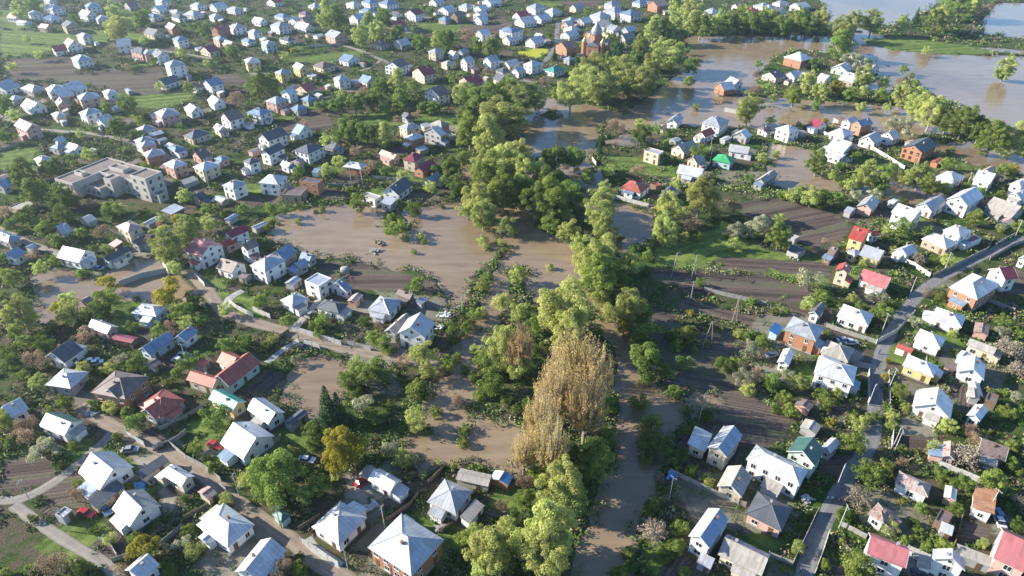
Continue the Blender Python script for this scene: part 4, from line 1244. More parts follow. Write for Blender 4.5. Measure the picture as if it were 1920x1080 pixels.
# ------------------------------------------------------------------ the flat-roofed school
def flat_block(o, x0, x1, y0, y1, h, wins=(), roofm=None):
    t = 0.35; zb = -1.0
    m_ = MB(); m_.box(x0, x1, y0, y1, zb, h - 0.6)
    m_.box(x0, x1, y0, y0+t, h-.597, h); m_.box(x0, x1, y1-t, y1, h-.597, h); m_.box(x0, x0+t, y0+t, y1-t, h-.597, h); m_.box(x1-t, x1, y0+t, y1-t, h-.597, h)
    link("wall", m_.mesh("wall", [WALL['E']]), o)
    r = MB().box(x0+t+.01, x1-t-.01, y0+t+.01, y1-t-.01, h-.597, h-.5)
    link("roof", r.mesh("roof", [M_BITUMEN]), o)
    for side, n, st in wins:
        for s in range(st):
            for i in range(n):
                wm_, pm = win_mesh(1.5, 1.9, True)
                if side == 'S': loc = (x0 + (x1-x0)*(i+.5)/n, y0-.002); rz = math.pi
                elif side == 'N': loc = (x0 + (x1-x0)*(i+.5)/n, y1+.002); rz = 0
                elif side == 'W': loc = (x0-.002, y0 + (y1-y0)*(i+.5)/n); rz = math.pi/2
                else: loc = (x1+.002, y0 + (y1-y0)*(i+.5)/n); rz = -math.pi/2
                q = link("window", wm_, o, (loc[0], loc[1], 2.0 + s*3.3), rz)
                link("pane", pm, q)
M_BITUMEN = plain("bitumen_roof", (0.20, 0.165, 0.15), 0.9, 0, 0.35, 0.4)
O_ = G(102, 335, 7.5); ang = math.radians(-26.0)
ux = Vector((math.cos(ang), math.sin(ang), 0)); uy = Vector((-ux.y, ux.x, 0))
school = root("school", (O_.x, O_.y, LAND), ang)
flat_block(school, 0, 11.5, 0, 26, 7.2, [('S', 5, 2), ('E', 2, 1), ('W', 8, 2)])
flat_block(school, 11.504, 34, 13, 25, 7.4, [('N', 8, 2), ('S', 6, 2)])
flat_block(school, 11.504, 21, 5, 12.996, 4.6, [('S', 3, 1)])
flat_block(school, 21.004, 25.5, 8, 12.996, 8.4, [('S', 1, 2)])
flat_block(school, 34.004, 43.5, 11.5, 20, 10.9, [('S', 2, 3), ('E', 2, 3), ('W', 2, 3)])
flat_block(school, 43.504, 47.5, 12.5, 17, 3.8, [('E', 1, 1), ('S', 1, 1)])
flat_block(school, 13.0, 22.0, 17, 21, 8.6, [])
flat_block(school, 3.5, 8.5, 7, 9.5, 8.3, [])
tag(school, "sprawling grey-white school with flat brown roofs around a courtyard and a three-storey tower", "school")
LANDMARKS.append(("the flat-roofed school", 210, 335, school))
for u in np.linspace(0, 47, 14):
    for v_ in np.linspace(1, 26, 8):
        q = O_ + ux * u + uy * v_
        FOOT.append((q.x, q.y, 3.2, 3.2, 0))

# ------------------------------------------------------------------ the domed church
M_CHURCHR = plain("church_roof_tin", (0.30, 0.29, 0.30), 0.45, 0.3)
M_GOLD = plain("gilded_dome", (0.55, 0.40, 0.16), 0.35, 0.6)
cpos = G(1116, 103, LAND)
ch = root("church", cpos, math.radians(-22))
def octo(cx, cy, r, h, name="wall", m_=None, z0=-0.5):
    return link(name, MB().lathe([(r, z0), (r, h)], 8, 0, cx, cy).mesh(name, [m_ or WALL['B']]), ch)
w_ = MB().box(-9, 9, -4.5, 4.5, -0.5, 8).box(-4.5, 4.5, -9, -4.504, -0.5, 8).box(-4.5, 4.5, 4.504, 9, -0.5, 8)
link("wall", w_.mesh("wall", [WALL['B']]), ch)
rr = MB()
def gab(x0, x1, b, z, h, along='x'):
    vs = [(x0,-b,z),(x1,-b,z),(x1,b,z),(x0,b,z),(x0,0,z+h),(x1,0,z+h)]
    if along == 'y': vs = [(-y, x, zz) for x, y, zz in vs]
    rr.add(vs, [(0,3,2,1),(0,1,5,4),(2,3,4,5),(1,2,5),(3,0,4)])
gab(-9.4, 9.4, 4.9, 8.01, 3.2); gab(-9.4, 9.4, 4.9, 8.02, 3.3, 'y')
link("roof", rr.mesh("roof", [M_CHURCHR]), ch)
octo(0, 0, 4.2, 14.0, "drum", None, 8.0)
def dome(cx, cy, r, z, s=1.0):
    prof = [(r*1.08, z), (r*1.02, z+.25*r), (r*1.12, z+.7*r), (r*0.95, z+1.2*r), (r*0.5, z+1.75*r), (r*0.18, z+2.2*r), (r*0.1, z+2.7*r)]
    d = link("dome", MB().lathe(prof, 16, 0, cx, cy).mesh("dome", [M_CHURCHR if r > 2 else M_GOLD], True), ch)
    c_ = MB().box(cx-.07, cx+.07, cy-.07, cy+.07, z+2.7*r, z+2.7*r+2.0).box(cx-.6, cx-.073, cy-.06, cy+.06, z+2.7*r+1.2, z+2.7*r+1.35).box(cx+.073, cx+.6, cy-.06, cy+.06, z+2.7*r+1.2, z+2.7*r+1.35)
    link("cross", c_.mesh("cross", [M_GOLD]), d)
dome(0, 0, 3.6, 14.0)
for sx in (-1, 1):
    for sy in (-1, 1):
        octo(sx*6.6, sy*6.6, 2.0, 9.5, "turret"); dome(sx*6.6, sy*6.6, 1.5, 9.5)
for (x, y, rz) in [(-6.5,-4.502,math.pi),(6.5,-4.502,math.pi),(-2.2,-9.002,math.pi),(2.2,-9.002,math.pi),(-9.002,-2,math.pi/2),(-9.002,2,math.pi/2),(9.002,0,-math.pi/2)]:
    wm_, pm = win_mesh(1.1, 3.0, True)
    q = link("window", wm_, ch, (x, y, 4.5), rz); link("pane", pm, q)
tag(ch, "orange brick church with grey domes and corner turrets beside dark conifers", "church")
LANDMARKS.append(("the domed church", 1116, 92, ch))
FOOT.append((cpos.x, cpos.y, 11, 11, 0))
FT = np.array([(f[0], f[1], f[2], f[3], f[4]) for f in FOOT])
def on_building(P, pad=0.0):
    r = np.zeros(len(P), bool)
    for x, y, a, b, t in FT:
        m = (np.abs(P[:, 0] - x) < a + b + 3) & (np.abs(P[:, 1] - y) < a + b + 3)
        if not m.any(): continue
        d = P[m] - (x, y); c, s = math.cos(t), math.sin(t)
        u = d[:, 0]*c + d[:, 1]*s; v = -d[:, 0]*s + d[:, 1]*c
        k = (np.abs(u) < a + pad) & (np.abs(v) < b + pad)
        ii = np.nonzero(m)[0]; r[ii[k]] = True
    return r
rows = np.concatenate([[-320, -200, -120, -60, -20, 0, 15, 30, 45, 56, 64], np.geomspace(70, 860, 640), np.geomspace(870, 2100, 40)])
cols = np.concatenate([[-4, -2.4, -1.7, -1.35, -1.15], np.linspace(-1, 1, 821), [1.15, 1.35, 1.7, 2.4, 4]])
Wd = 46 + 0.80 * np.clip(rows, 40, 860)
XX = cols[None, :] * Wd[:, None]
XX = np.clip(XX, -1900, 1900)
YY = np.repeat(rows[:, None], len(cols), 1)
P = np.stack([XX.ravel(), YY.ravel()], 1)
sd = wet_sd(P)
sdn = sd + 1.6 * wob(P, 9.0) + 0.8 * wob(P, 2.7, 1.0)
for k, w, line in RPOLY:
    lo, hi = line.min(0) - 8, line.max(0) + 8
    m = ((P > lo) & (P < hi)).all(1)
    d = seg_dist(P[m], line)
    sdn[m] = np.where(d < w / 2 + 1.2, -4, sdn[m])
t = np.clip((sdn + 1.6) / 3.2, 0, 1); t = t * t * (3 - 2 * t)
Z = LAND - t * 1.2
cover = np.zeros((len(P), 4), np.float32)      # r soil, g lawn, b bright crop, a dry/gravel
furrow = np.zeros(len(P), np.float32)
for kind, poly in FIELDS:
    wp = world_poly(poly)
    lo, hi = wp.min(0) - 3, wp.max(0) + 3
    m = np.nonzero(((P > lo) & (P < hi)).all(1))[0]
    if not len(m): continue
    s = signed(P[m], wp) + 0.5 * wob(P[m], 2.2, 2.0)
    k = np.clip(s / 1.0 + 0.5, 0, 1)
    c = {'s': 0, 'l': 1, 'c': 2, 'd': 3, 'y': 3}[kind]
    cover[m, c] = np.maximum(cover[m, c], k * (0.5 if kind == 'd' else 1.0))
    for o in range(4):
        if o != c: cover[m, o] *= (1 - k)
    e = wp[1] - wp[0]; e = e / np.hypot(*e); nrm = np.array([-e[1], e[0]])
    if kind in 'sl':
        inside = k > 0
        furrow[m[inside]] = (P[m[inside]] @ nrm)
# kitchen gardens, lawns and yards beside the houses
PLOTS = []
rp = random.Random(77)
for (hx, hy, ha, hb, ht) in list(FOOT):
    if ha < 3.5 or rp.random() < 0.15: continue
    for _ in range(2 if rp.random() < .7 else 1):
        u, v = rp.uniform(4, 9), rp.uniform(3.5, 7)
        side = rp.choice([(1,0),(-1,0),(0,1),(0,-1)])
        cu = side[0] * (ha + u + .5) + (rp.uniform(-3, 3) if side[1] else 0); cv = side[1] * (hb + v + .5) + (rp.uniform(-3, 3) if side[0] else 0)
        c_, s_ = math.cos(ht), math.sin(ht)
        X, Y = hx + cu*c_ - cv*s_, hy + cu*s_ + cv*c_
        kind = rp.choices('slydc', [.48, .26, .12, .14, 0])[0]
        PLOTS.append((X, Y, u, v, ht, kind))
for X, Y, u, v, th, kind in PLOTS:
    m = np.nonzero((np.abs(P[:, 0] - X) < u + v + 1) & (np.abs(P[:, 1] - Y) < u + v + 1) & (cover.sum(1) < .2))[0]
    if not len(m): continue
    c_, s_ = math.cos(th), math.sin(th); d = P[m] - (X, Y)
    a_ = np.abs(d[:, 0]*c_ + d[:, 1]*s_); b_ = np.abs(-d[:, 0]*s_ + d[:, 1]*c_)
    k = np.clip(np.minimum(u - a_, v - b_) / .8 + .5, 0, 1) * (1.0 if kind in 'sl' else .7)
    cover[m, {'s': 0, 'l': 1, 'y': 3, 'd': 3, 'c': 2}[kind]] = k * (1.0 if kind != 'd' else .6)
    furrow[m] = -d[:, 0]*s_ + d[:, 1]*c_
nr, nc = len(rows), len(cols)
idx = np.arange(nr * nc).reshape(nr, nc)
F = np.stack([idx[:-1, :-1], idx[:-1, 1:], idx[1:, 1:], idx[1:, :-1]], -1).reshape(-1, 4)
me = bpy.data.meshes.new("ground")
me.vertices.add(len(P)); me.vertices.foreach_set("co", np.column_stack([P, Z]).astype(np.float32).ravel())
me.loops.add(F.size); me.loops.foreach_set("vertex_index", F.astype(np.int32).ravel())
me.polygons.add(len(F)); me.polygons.foreach_set("loop_start", np.arange(0, F.size, 4, dtype=np.int32)); me.polygons.foreach_set("loop_total", np.full(len(F), 4, np.int32))
me.polygons.foreach_set("use_smooth", np.ones(len(F), bool))
a = me.color_attributes.new("cover", 'FLOAT_COLOR', 'POINT'); a.data.foreach_set("color", cover.ravel())
a = me.attributes.new("furrow", 'FLOAT', 'POINT'); a.data.foreach_set("value", furrow)
me.update(calc_edges=True)

m, nt, b, _ = mat("earth_and_grass")
tc = N(nt, "ShaderNodeTexCoord").outputs["Object"]
att = N(nt, "ShaderNodeAttribute", attribute_name="cover")
sep = N(nt, "ShaderNodeSeparateColor"); nt.links.new(att.outputs["Color"], sep.inputs[0])
soil, lawn, crop, dry = sep.outputs[0], sep.outputs[1], sep.outputs[2], att.outputs["Alpha"]
n1 = noise(nt, tc, 0.035, 6, 0.62); n2 = noise(nt, tc, 0.30, 7, 0.66); n3 = noise(nt, tc, 2.4, 5, 0.7)
green = ramp(nt, n2, [(0.28, (0.022, 0.040, 0.010)), (0.72, (0.085, 0.135, 0.024)), (0.5, (0.042, 0.075, 0.016))])
brown = ramp(nt, n3, [(0.25, (0.04, 0.034, 0.022)), (0.8, (0.145, 0.12, 0.08))])
base = mixc(nt, step01(nt, mth(nt, 'ADD', mth(nt, 'MULTIPLY', n1, 0.5), mth(nt, 'MULTIPLY', n2, 0.5)), 0.455, 0.56), green, brown)
fa = N(nt, "ShaderNodeAttribute", attribute_name="furrow").outputs["Fac"]
ridge = mth(nt, 'SINE', mth(nt, 'MULTIPLY', fa, 2 * math.pi / 1.1))
broad = noise(nt, N(nt, "ShaderNodeCombineXYZ").outputs[0], 1.0)
cf = N(nt, "ShaderNodeCombineXYZ"); nt.links.new(mth(nt, 'MULTIPLY', fa, 0.22), cf.inputs[0]); nt.links.new(mth(nt, 'MULTIPLY', n1, 0.8), cf.inputs[1])
strips = noise(nt, cf.outputs[0], 1.0, 3, 0.6)
soilc = ramp(nt, mth(nt, 'ADD', mth(nt, 'MULTIPLY', ridge, 0.028), mth(nt, 'ADD', mth(nt, 'MULTIPLY', n3, 0.35), mth(nt, 'MULTIPLY', strips, 0.65))),
             [(0.39, (0.05, 0.04, 0.035)), (0.62, (0.20, 0.16, 0.135)), (0.5, (0.11, 0.085, 0.072))])
soilc = mixc(nt, mth(nt, 'MULTIPLY', step01(nt, strips, 0.53, 0.60), 0.5), soilc, green)
lawnc = ramp(nt, mth(nt, 'ADD', mth(nt, 'MULTIPLY', n2, 0.5), mth(nt, 'MULTIPLY', strips, 0.5)), [(0.4, (0.05, 0.085, 0.02)), (0.6, (0.165, 0.215, 0.055))])
base = mixc(nt, lawn, base, lawnc)
base = mixc(nt, soil, base, soilc)
base = mixc(nt, crop, base, (0.34, 0.36, 0.04))
dryc = ramp(nt, n2, [(0.3, (0.20, 0.175, 0.14)), (0.7, (0.34, 0.31, 0.26))])
base = mixc(nt, dry, base, dryc)
nt.links.new(base, b.inputs["Base Color"])
b.inputs["Roughness"].default_value = 0.95
b.inputs["Specular IOR Level"].default_value = 0.1
hh = mth(nt, 'ADD', mth(nt, 'MULTIPLY', mth(nt, 'MULTIPLY', ridge, soil), 0.22), mth(nt, 'MULTIPLY', n3, 1.0))
bump(nt, b, hh, 0.8, 0.25)
me.materials.append(m)
ground = struct(link("ground", me))

m, nt, b, _ = mat("muddy_water")
tc = N(nt, "ShaderNodeTexCoord").outputs["Object"]
w1 = noise(nt, tc, 0.012, 5, 0.55)
mp = N(nt, "ShaderNodeMapping"); mp.inputs["Scale"].default_value = (0.06, 0.35, 1); nt.links.new(tc, mp.inputs[0])
w2 = noise(nt, mp.outputs[0], 1.0, 5, 0.6)
cc = ramp(nt, mth(nt, 'ADD', mth(nt, 'MULTIPLY', w1, 0.6), mth(nt, 'MULTIPLY', w2, 0.4)), [(0.40, (0.175, 0.125, 0.080)), (0.60, (0.27, 0.20, 0.128))])
nt.links.new(cc, b.inputs["Base Color"])
b.inputs["Roughness"].default_value = 0.06
b.inputs["IOR"].default_value = 1.45
mp2 = N(nt, "ShaderNodeMapping"); mp2.inputs["Scale"].default_value = (0.5, 1.3, 1); nt.links.new(tc, mp2.inputs[0])
bump(nt, b, noise(nt, mp2.outputs[0], 0.6, 5, 0.65), 0.35, 0.15)
water_m = m
struct(link("floodwater", new_mesh("floodwater", [(-1900, -320, 0), (1900, -320, 0), (1900, 2100, 0), (-1900, 2100, 0)], [(0, 1, 2, 3)], [water_m])))

# ------------------------------------------------------------------ roads
def road_mat(name, c, c2, patch=0.5):
    m, nt, b, _ = mat(name)
    tc = N(nt, "ShaderNodeTexCoord").outputs["Object"]
    f = mth(nt, 'ADD', mth(nt, 'MULTIPLY', noise(nt, tc, 0.35, 5, 0.6), patch), mth(nt, 'MULTIPLY', noise(nt, tc, 3.0, 5, 0.7), 1 - patch))
    base = ramp(nt, f, [(0.36, c), (0.66, c2)])
    uv = N(nt, "ShaderNodeUVMap").outputs[0]
    sx = N(nt, "ShaderNodeSeparateXYZ"); nt.links.new(uv, sx.inputs[0])
    edge = mth(nt, 'ABSOLUTE', mth(nt, 'SUBTRACT', sx.outputs[0], 0.5))
    tracks = step01(nt, mth(nt, 'ABSOLUTE', mth(nt, 'SUBTRACT', edge, 0.24)), 0.10, 0.03)
    base = mixc(nt, mth(nt, 'MULTIPLY', tracks, 0.35), base, scalecol(c2, 1.15))
    base = mixc(nt, step01(nt, mth(nt, 'ADD', edge, mth(nt, 'MULTIPLY', mth(nt, 'SUBTRACT', f, 0.5), 0.5)), 0.42, 0.49), base, (0.10, 0.10, 0.05))
    nt.links.new(base, b.inputs["Base Color"]); b.inputs["Roughness"].default_value = 0.9
    bump(nt, b, f, 0.4, 0.05)
    return m
RM = {'asphalt': road_mat("asphalt_lane", (0.10, 0.10, 0.11), (0.20, 0.195, 0.19)), 'gravel': road_mat("gravel_lane", (0.15, 0.135, 0.115), (0.26, 0.235, 0.20)),
      'dirt': road_mat("dirt_lane", (0.15, 0.115, 0.085), (0.27, 0.215, 0.165)), 'concrete': road_mat("concrete_drive", (0.22, 0.215, 0.20), (0.36, 0.35, 0.33))}
def resample(line, stepm=2.0):
    out = []
    pts = [Vector((x, y)) for x, y in line]
    n = len(pts)
    for i in range(n - 1):
        p0, p1, p2, p3 = pts[max(i-1, 0)], pts[i], pts[i+1], pts[min(i+2, n-1)]
        k = max(2, int((p2 - p1).length / stepm))
        for j in range(k):
            t = j / k
            out.append(0.5 * ((2*p1) + (-p0 + p2)*t + (2*p0 - 5*p1 + 4*p2 - p3)*t*t + (-p0 + 3*p1 - 3*p2 + p3)*t*t*t))
    out.append(pts[-1])
    return out
for ri, (k, w, line) in enumerate(RPOLY):
    pts = resample(line)
    vs = []; fs = []; uvs = []
    L = 0
    z = LAND + 0.03 + 0.012 * (ri % 6)
    for i, p in enumerate(pts):
        d = (pts[min(i+1, len(pts)-1)] - pts[max(i-1, 0)]).normalized()
        nn = Vector((-d.y, d.x))
        hw = w / 2 * (1 + 0.06 * math.sin(i * 0.9) + 0.05 * math.sin(i * 2.3))
        for s in (-1, -0.5, 0, 0.5, 1):
            q = p + nn * hw * s
            vs.append((q.x, q.y, z + (0.03 if abs(s) < 0.9 else -0.06)))
    for i in range(len(pts) - 1):
        for j in range(4):
            fs.append((i*5+j, i*5+j+1, (i+1)*5+j+1, (i+1)*5+j)); u0, u1 = j / 4, (j + 1) / 4
            uvs += [(u0, i), (u1, i), (u1, i+1), (u0, i+1)]
    nm = {'asphalt': 'road', 'gravel': 'gravel_road', 'dirt': 'dirt_road', 'concrete': 'path'}[k]
    struct(link(nm, new_mesh(nm, vs, fs, [RM[k]], None, True, uvs)))
# ------------------------------------------------------------------ trees and shrubs
def leaf_mat(name, c1, c2, trans=0.5):
    c1 = scalecol(c1, 1.9); c2 = scalecol(c2, 1.85)
    m = bpy.data.materials.new(name); m.use_nodes = True
    nt = m.node_tree; nt.nodes.clear()
    out = nt.nodes.new("ShaderNodeOutputMaterial")
    oi = N(nt, "ShaderNodeObjectInfo").outputs["Random"]
    tc = N(nt, "ShaderNodeTexCoord").outputs["Object"]
    tint = N(nt, "ShaderNodeAttribute", attribute_name="tint").outputs["Color"]
    f = noise(nt, tc, 0.55, 3, 0.6)
    col = ramp(nt, f, [(0.36, c1), (0.64, c2)])
    col = mixc(nt, 1.0, col, tint, 'MULTIPLY')
    hs = N(nt, "ShaderNodeHueSaturation")
    nt.links.new(mth(nt, 'ADD', 0.48, mth(nt, 'MULTIPLY', oi, 0.028)), hs.inputs["Hue"])
    nt.links.new(mth(nt, 'ADD', 0.8, mth(nt, 'MULTIPLY', mth(nt, 'FRACT', mth(nt, 'MULTIPLY', oi, 7.3)), 0.45)), hs.inputs["Value"])
    nt.links.new(col, hs.inputs["Color"])
    d = N(nt, "ShaderNodeBsdfDiffuse"); t = N(nt, "ShaderNodeBsdfTranslucent"); mx = N(nt, "ShaderNodeMixShader")
    nt.links.new(hs.outputs[0], d.inputs[0]); nt.links.new(hs.outputs[0], t.inputs[0])
    mx.inputs[0].default_value = trans
    nt.links.new(d.outputs[0], mx.inputs[1]); nt.links.new(t.outputs[0], mx.inputs[2]); nt.links.new(mx.outputs[0], out.inputs[0])
    return m
LM = {
 'P': leaf_mat("leaf_pale_green", (0.175, 0.205, 0.066), (0.24, 0.27, 0.10)),
 'G': leaf_mat("leaf_green", (0.095, 0.132, 0.034), (0.14, 0.182, 0.05)),
 'D': leaf_mat("leaf_dark_green", (0.07, 0.105, 0.03), (0.11, 0.155, 0.044)),
 'Y': leaf_mat("leaf_yellow_green", (0.15, 0.145, 0.022), (0.215, 0.20, 0.036)),
 'T': leaf_mat("bud_tan", (0.285, 0.215, 0.082), (0.40, 0.31, 0.13)),
 'O': leaf_mat("bud_brown_pink", (0.14, 0.10, 0.072), (0.20, 0.15, 0.11)),
 'W': leaf_mat("blossom_white", (0.13, 0.15, 0.08), (0.27, 0.27, 0.21)),
 'S': leaf_mat("needle_dark", (0.018, 0.035, 0.016), (0.035, 0.06, 0.025), 0.1),
 'B': leaf_mat("twig_grey", (0.13, 0.11, 0.085), (0.20, 0.17, 0.135), 0.1),
}
def unit(n):
    v = rng.normal(size=(n, 3)); return v / np.linalg.norm(v, axis=1)[:, None]
def leaf_quads(C, size, bias=None, stretch=1.3, vert=0.0):
    n = len(C)
    nrm = unit(n)
    if bias is not None: nrm = nrm * 0.8 + bias; nrm /= np.linalg.norm(nrm, axis=1)[:, None] + 1e-9
    t = np.cross(nrm, unit(n)); t /= np.linalg.norm(t, axis=1)[:, None] + 1e-9
    if vert: t = t * (1 - vert) + np.array([0, 0, 1.0]) * vert; t /= np.linalg.norm(t, axis=1)[:, None]
    s = np.cross(nrm, t); s /= np.linalg.norm(s, axis=1)[:, None] + 1e-9
    sz = size * rng.uniform(0.6, 1.3, n)[:, None]
    a = t * sz * stretch; b = s * sz
    return np.stack([C - a * 0.5, C + b * 0.42, C + a * 0.5, C - b * 0.42], 1)
def crown_mesh(kind, R, H, z0, K, rc, nl, ls, shape='round'):
    """crown ellipsoid radius R from z0 to H, K clumps of radius rc (fraction of R), nl leaves each"""
    C = []; B = []; cl = []
    zc = (z0 + H) / 2; hz = (H - z0) / 2
    u = unit(K * 3)
    u = u[np.argsort(rng.random(len(u)))][:K]
    rad = rng.uniform(0.35, 0.92, K) ** 0.7
    cen = u * rad[:, None]
    if shape == 'cone': cen[:, :2] *= (1.0 - 0.5 * np.clip(cen[:, 2:3], -1, 1))
    # outline with its own irregularity
    cen *= (1 + 0.18 * np.sin(3 * np.arctan2(u[:, 1], u[:, 0]) + rng.uniform(0, 6)))[:, None]
    cen[:, 2] *= 0.92
    cw = cen * [R, R, hz] + [0, 0, zc]
    for k in range(K):
        r = rc * R * rng.uniform(0.65, 1.25)
        n = int(nl * rng.uniform(0.7, 1.3))
        d = unit(n); d[:, 2] = np.where(d[:, 2] < -0.3, -d[:, 2] * 0.6, d[:, 2])
        rr_ = r * rng.uniform(0.62, 1.08, n) ** 0.6
        pts = cw[k] + d * rr_[:, None] * [1, 1, 0.85]
        C.append(pts); B.append(d * 1.2 + [0, 0, 0.15]); cl.append(np.full(n, k))
    C = np.concatenate(C); B = np.concatenate(B); cl = np.concatenate(cl)
    V = leaf_quads(C, ls, B)
    kv = rng.uniform(0.78, 1.15, K)[cl] * rng.uniform(0.8, 1.2, len(C))
    col = np.stack([kv * rng.uniform(0.92, 1.1, len(C)), kv, kv * 0.95], 1)
    return quads_mesh("crown", V, [LM[kind]], col), cw
def trunk_mesh(H, r, cw, z0, bark, lean=0.0, nb=12):
    m_ = MB()
    top = Vector((lean * 0.5, lean * 0.3, H * 0.72))
    pts = [Vector((0, 0, -1.4)), Vector((0, 0, 0.2)), Vector((lean * .15, 0, H * .25)), Vector((lean * .3, lean * .2, H * .5)), top]
    m_.tube(pts, [r * 1.35, r * 1.15, r * .85, r * .55, r * .18], 7)
    for k in range(min(nb, len(cw))):
        c_ = Vector(cw[k]); zs = max(min(c_.z * 0.55, H * .6), z0 * 0.7)
        s = Vector((lean * .3 * zs / H, 0, zs))
        mid = s.lerp(c_, 0.5) + Vector((0, 0, 0.06 * H))
        m_.tube([s, mid, c_], [r * .42, r * .25, r * .08], 5)
    return m_.mesh("trunk", [bark])
PROTO = {}
def proto(key, R, H, z0, K, rc, nl, ls, kind, bark=M_BARK, shape='round', lean=0.3, nb=12):
    me, cw = crown_mesh(kind, R, H, z0, K, rc, nl, ls, shape)
    PROTO.setdefault(key, []).append((R, H, z0, me, trunk_mesh(H, 0.028 * H, cw, z0, bark, lean, nb)))
for i in range(4):
    proto('Pbig', 6.5, 17, 0.8, 95, 0.24, 190, 0.36, 'P', M_BARKP, 'cone' if i % 2 else 'round', 0.6 + i * .3, 20)
for i in range(3):
    proto('P', 3.6, 8.5, 0.5, 44, 0.30, 100, 0.28, 'P', M_BARK, 'cone' if i == 1 else 'round')
    proto('G', 3.2, 6.8, 0.4, 40, 0.31, 100, 0.27, 'G')
    proto('D', 3.0, 5.6, 0.5, 18, 0.42, 140, 0.32, 'D')
for i in range(2):
    proto('Gbig', 5.6, 14, 0.7, 90, 0.24, 180, 0.33, 'G', M_BARKP, 'cone', 0.5, 18)
    proto('Dbig', 5.0, 11, 1.0, 34, 0.34, 260, 0.40, 'D')
    proto('Y', 3.3, 6.5, 0.9, 20, 0.36, 160, 0.30, 'Y')
    proto('W', 2.8, 5.2, 0.9, 18, 0.36, 130, 0.26, 'W')
    proto('O', 2.8, 5.2, 0.8, 18, 0.42, 110, 0.20, 'O')
proto('Ybig', 6.2, 11.5, 1.2, 60, 0.24, 300, 0.34, 'Y')
# bud-covered poplars: upright wands
def wand_tree(R, H, z0, nw, kind, bark, leaf, per, spread=1.0):
    m_ = MB(); C = []; 
    m_.tube([(0, 0, -1.4), (0, 0, H * .3), (0.3, 0.2, H * .62)], [H * .028, H * .02, H * .008], 7)
    cl = []
    for k in range(nw):
        a_ = rng.uniform(0, 2 * math.pi); rr_ = R * math.sqrt(rng.uniform(0.02, 1)) 
        zs = rng.uniform(0.12, 0.45) * H
        hmax = H * (1 - 0.42 * (rr_ / R) ** 2) * rng.uniform(0.55, 1.0)
        p0 = Vector((0, 0, zs)); p3 = Vector((math.cos(a_) * rr_, math.sin(a_) * rr_, max(hmax, zs + 1.5)))
        p1 = Vector((p3.x * .55, p3.y * .55, zs + (p3.z - zs) * .3))
        p2 = Vector((p3.x * .9, p3.y * .9, zs + (p3.z - zs) * .62))
        m_.tube([p0, p1, p2, p3], [H * .008, H * .006, H * .004, H * .0015], 3, 0, False)
        t = rng.uniform(0.1, 1.0, per) ** 0.8
        A0, A1, A2, A3 = [np.array(p) for p in (p0, p1, p2, p3)]
        tt = t[:, None]
        pts = ((1-tt)**3)*A0 + 3*((1-tt)**2)*tt*A1 + 3*(1-tt)*tt**2*A2 + tt**3*A3
        pts = pts + rng.normal(size=(per, 3)) * [R*.035, R*.035, R*.05]
        C.append(pts); cl.append(np.full(per, rng.uniform(0.8, 1.2)))
    C = np.concatenate(C); cl = np.concatenate(cl)
    C = C[C[:, 2] > z0]; 
    cl = cl[:len(C)]
    V = leaf_quads(C, leaf, None, 2.0, 0.45)
    kv = cl * rng.uniform(0.75, 1.2, len(C))
    return quads_mesh("crown", V, [LM[kind]], np.stack([kv, kv, kv], 1)), m_.mesh("trunk", [bark])
for i in range(3):
    c_, t_ = wand_tree(6.0, 21, 2.0, 210, 'T', M_BARKP, 0.19, 56)
    PROTO.setdefault('T', []).append((6.0, 21, 2.5, c_, t_))
def bare_tree(R, H):
    m_ = MB(); C = []
    m_.tube([(0, 0, -1.0), (0, 0, H * .2), (0.15, 0.1, H * .4)], [H * .035, H * .026, H * .02], 7)
    for k in range(34):
        a_ = rng.uniform(0, 2*math.pi); el = rng.uniform(0.15, 1.4); L = R * rng.uniform(0.7, 1.1)
        s = Vector((0, 0, H * rng.uniform(.15, .42)))
        d = Vector((math.cos(a_)*math.cos(el), math.sin(a_)*math.cos(el), math.sin(el) * H / R * .55))
        e = s + d * L; mid = s.lerp(e, .5) + Vector(rng.normal(size=3)) * .15 * R * .5
        m_.tube([s, mid, e], [H*.014, H*.009, H*.003], 4, 0, False)
        for j in range(9):
            t = rng.uniform(.3, 1); b0 = s.lerp(e, t) if t > .5 else mid
            dd = (d + Vector(rng.normal(size=3)) * .7).normalized() * R * rng.uniform(.18, .4)
            m_.tube([b0, b0 + dd * .5 + Vector((0, 0, .05)), b0 + dd], [H*.005, H*.0035, H*.0012], 3, 0, False)
            for q in range(5): C.append(np.array(b0 + dd * rng.uniform(.3, 1)) + rng.normal(size=3) * .12 * R * .5)
    V = leaf_quads(np.array(C), .2, None, 3.0, .3)
    kv = rng.uniform(.7, 1.1, len(C))
    return quads_mesh("crown", V, [LM['B']], np.stack([kv]*3, 1)), m_.mesh("trunk", [M_BARKP])
for i in range(2):
    c_, t_ = bare_tree(3.6, 6.0); PROTO.setdefault('B', []).append((3.6, 6.0, 0.5, c_, t_))
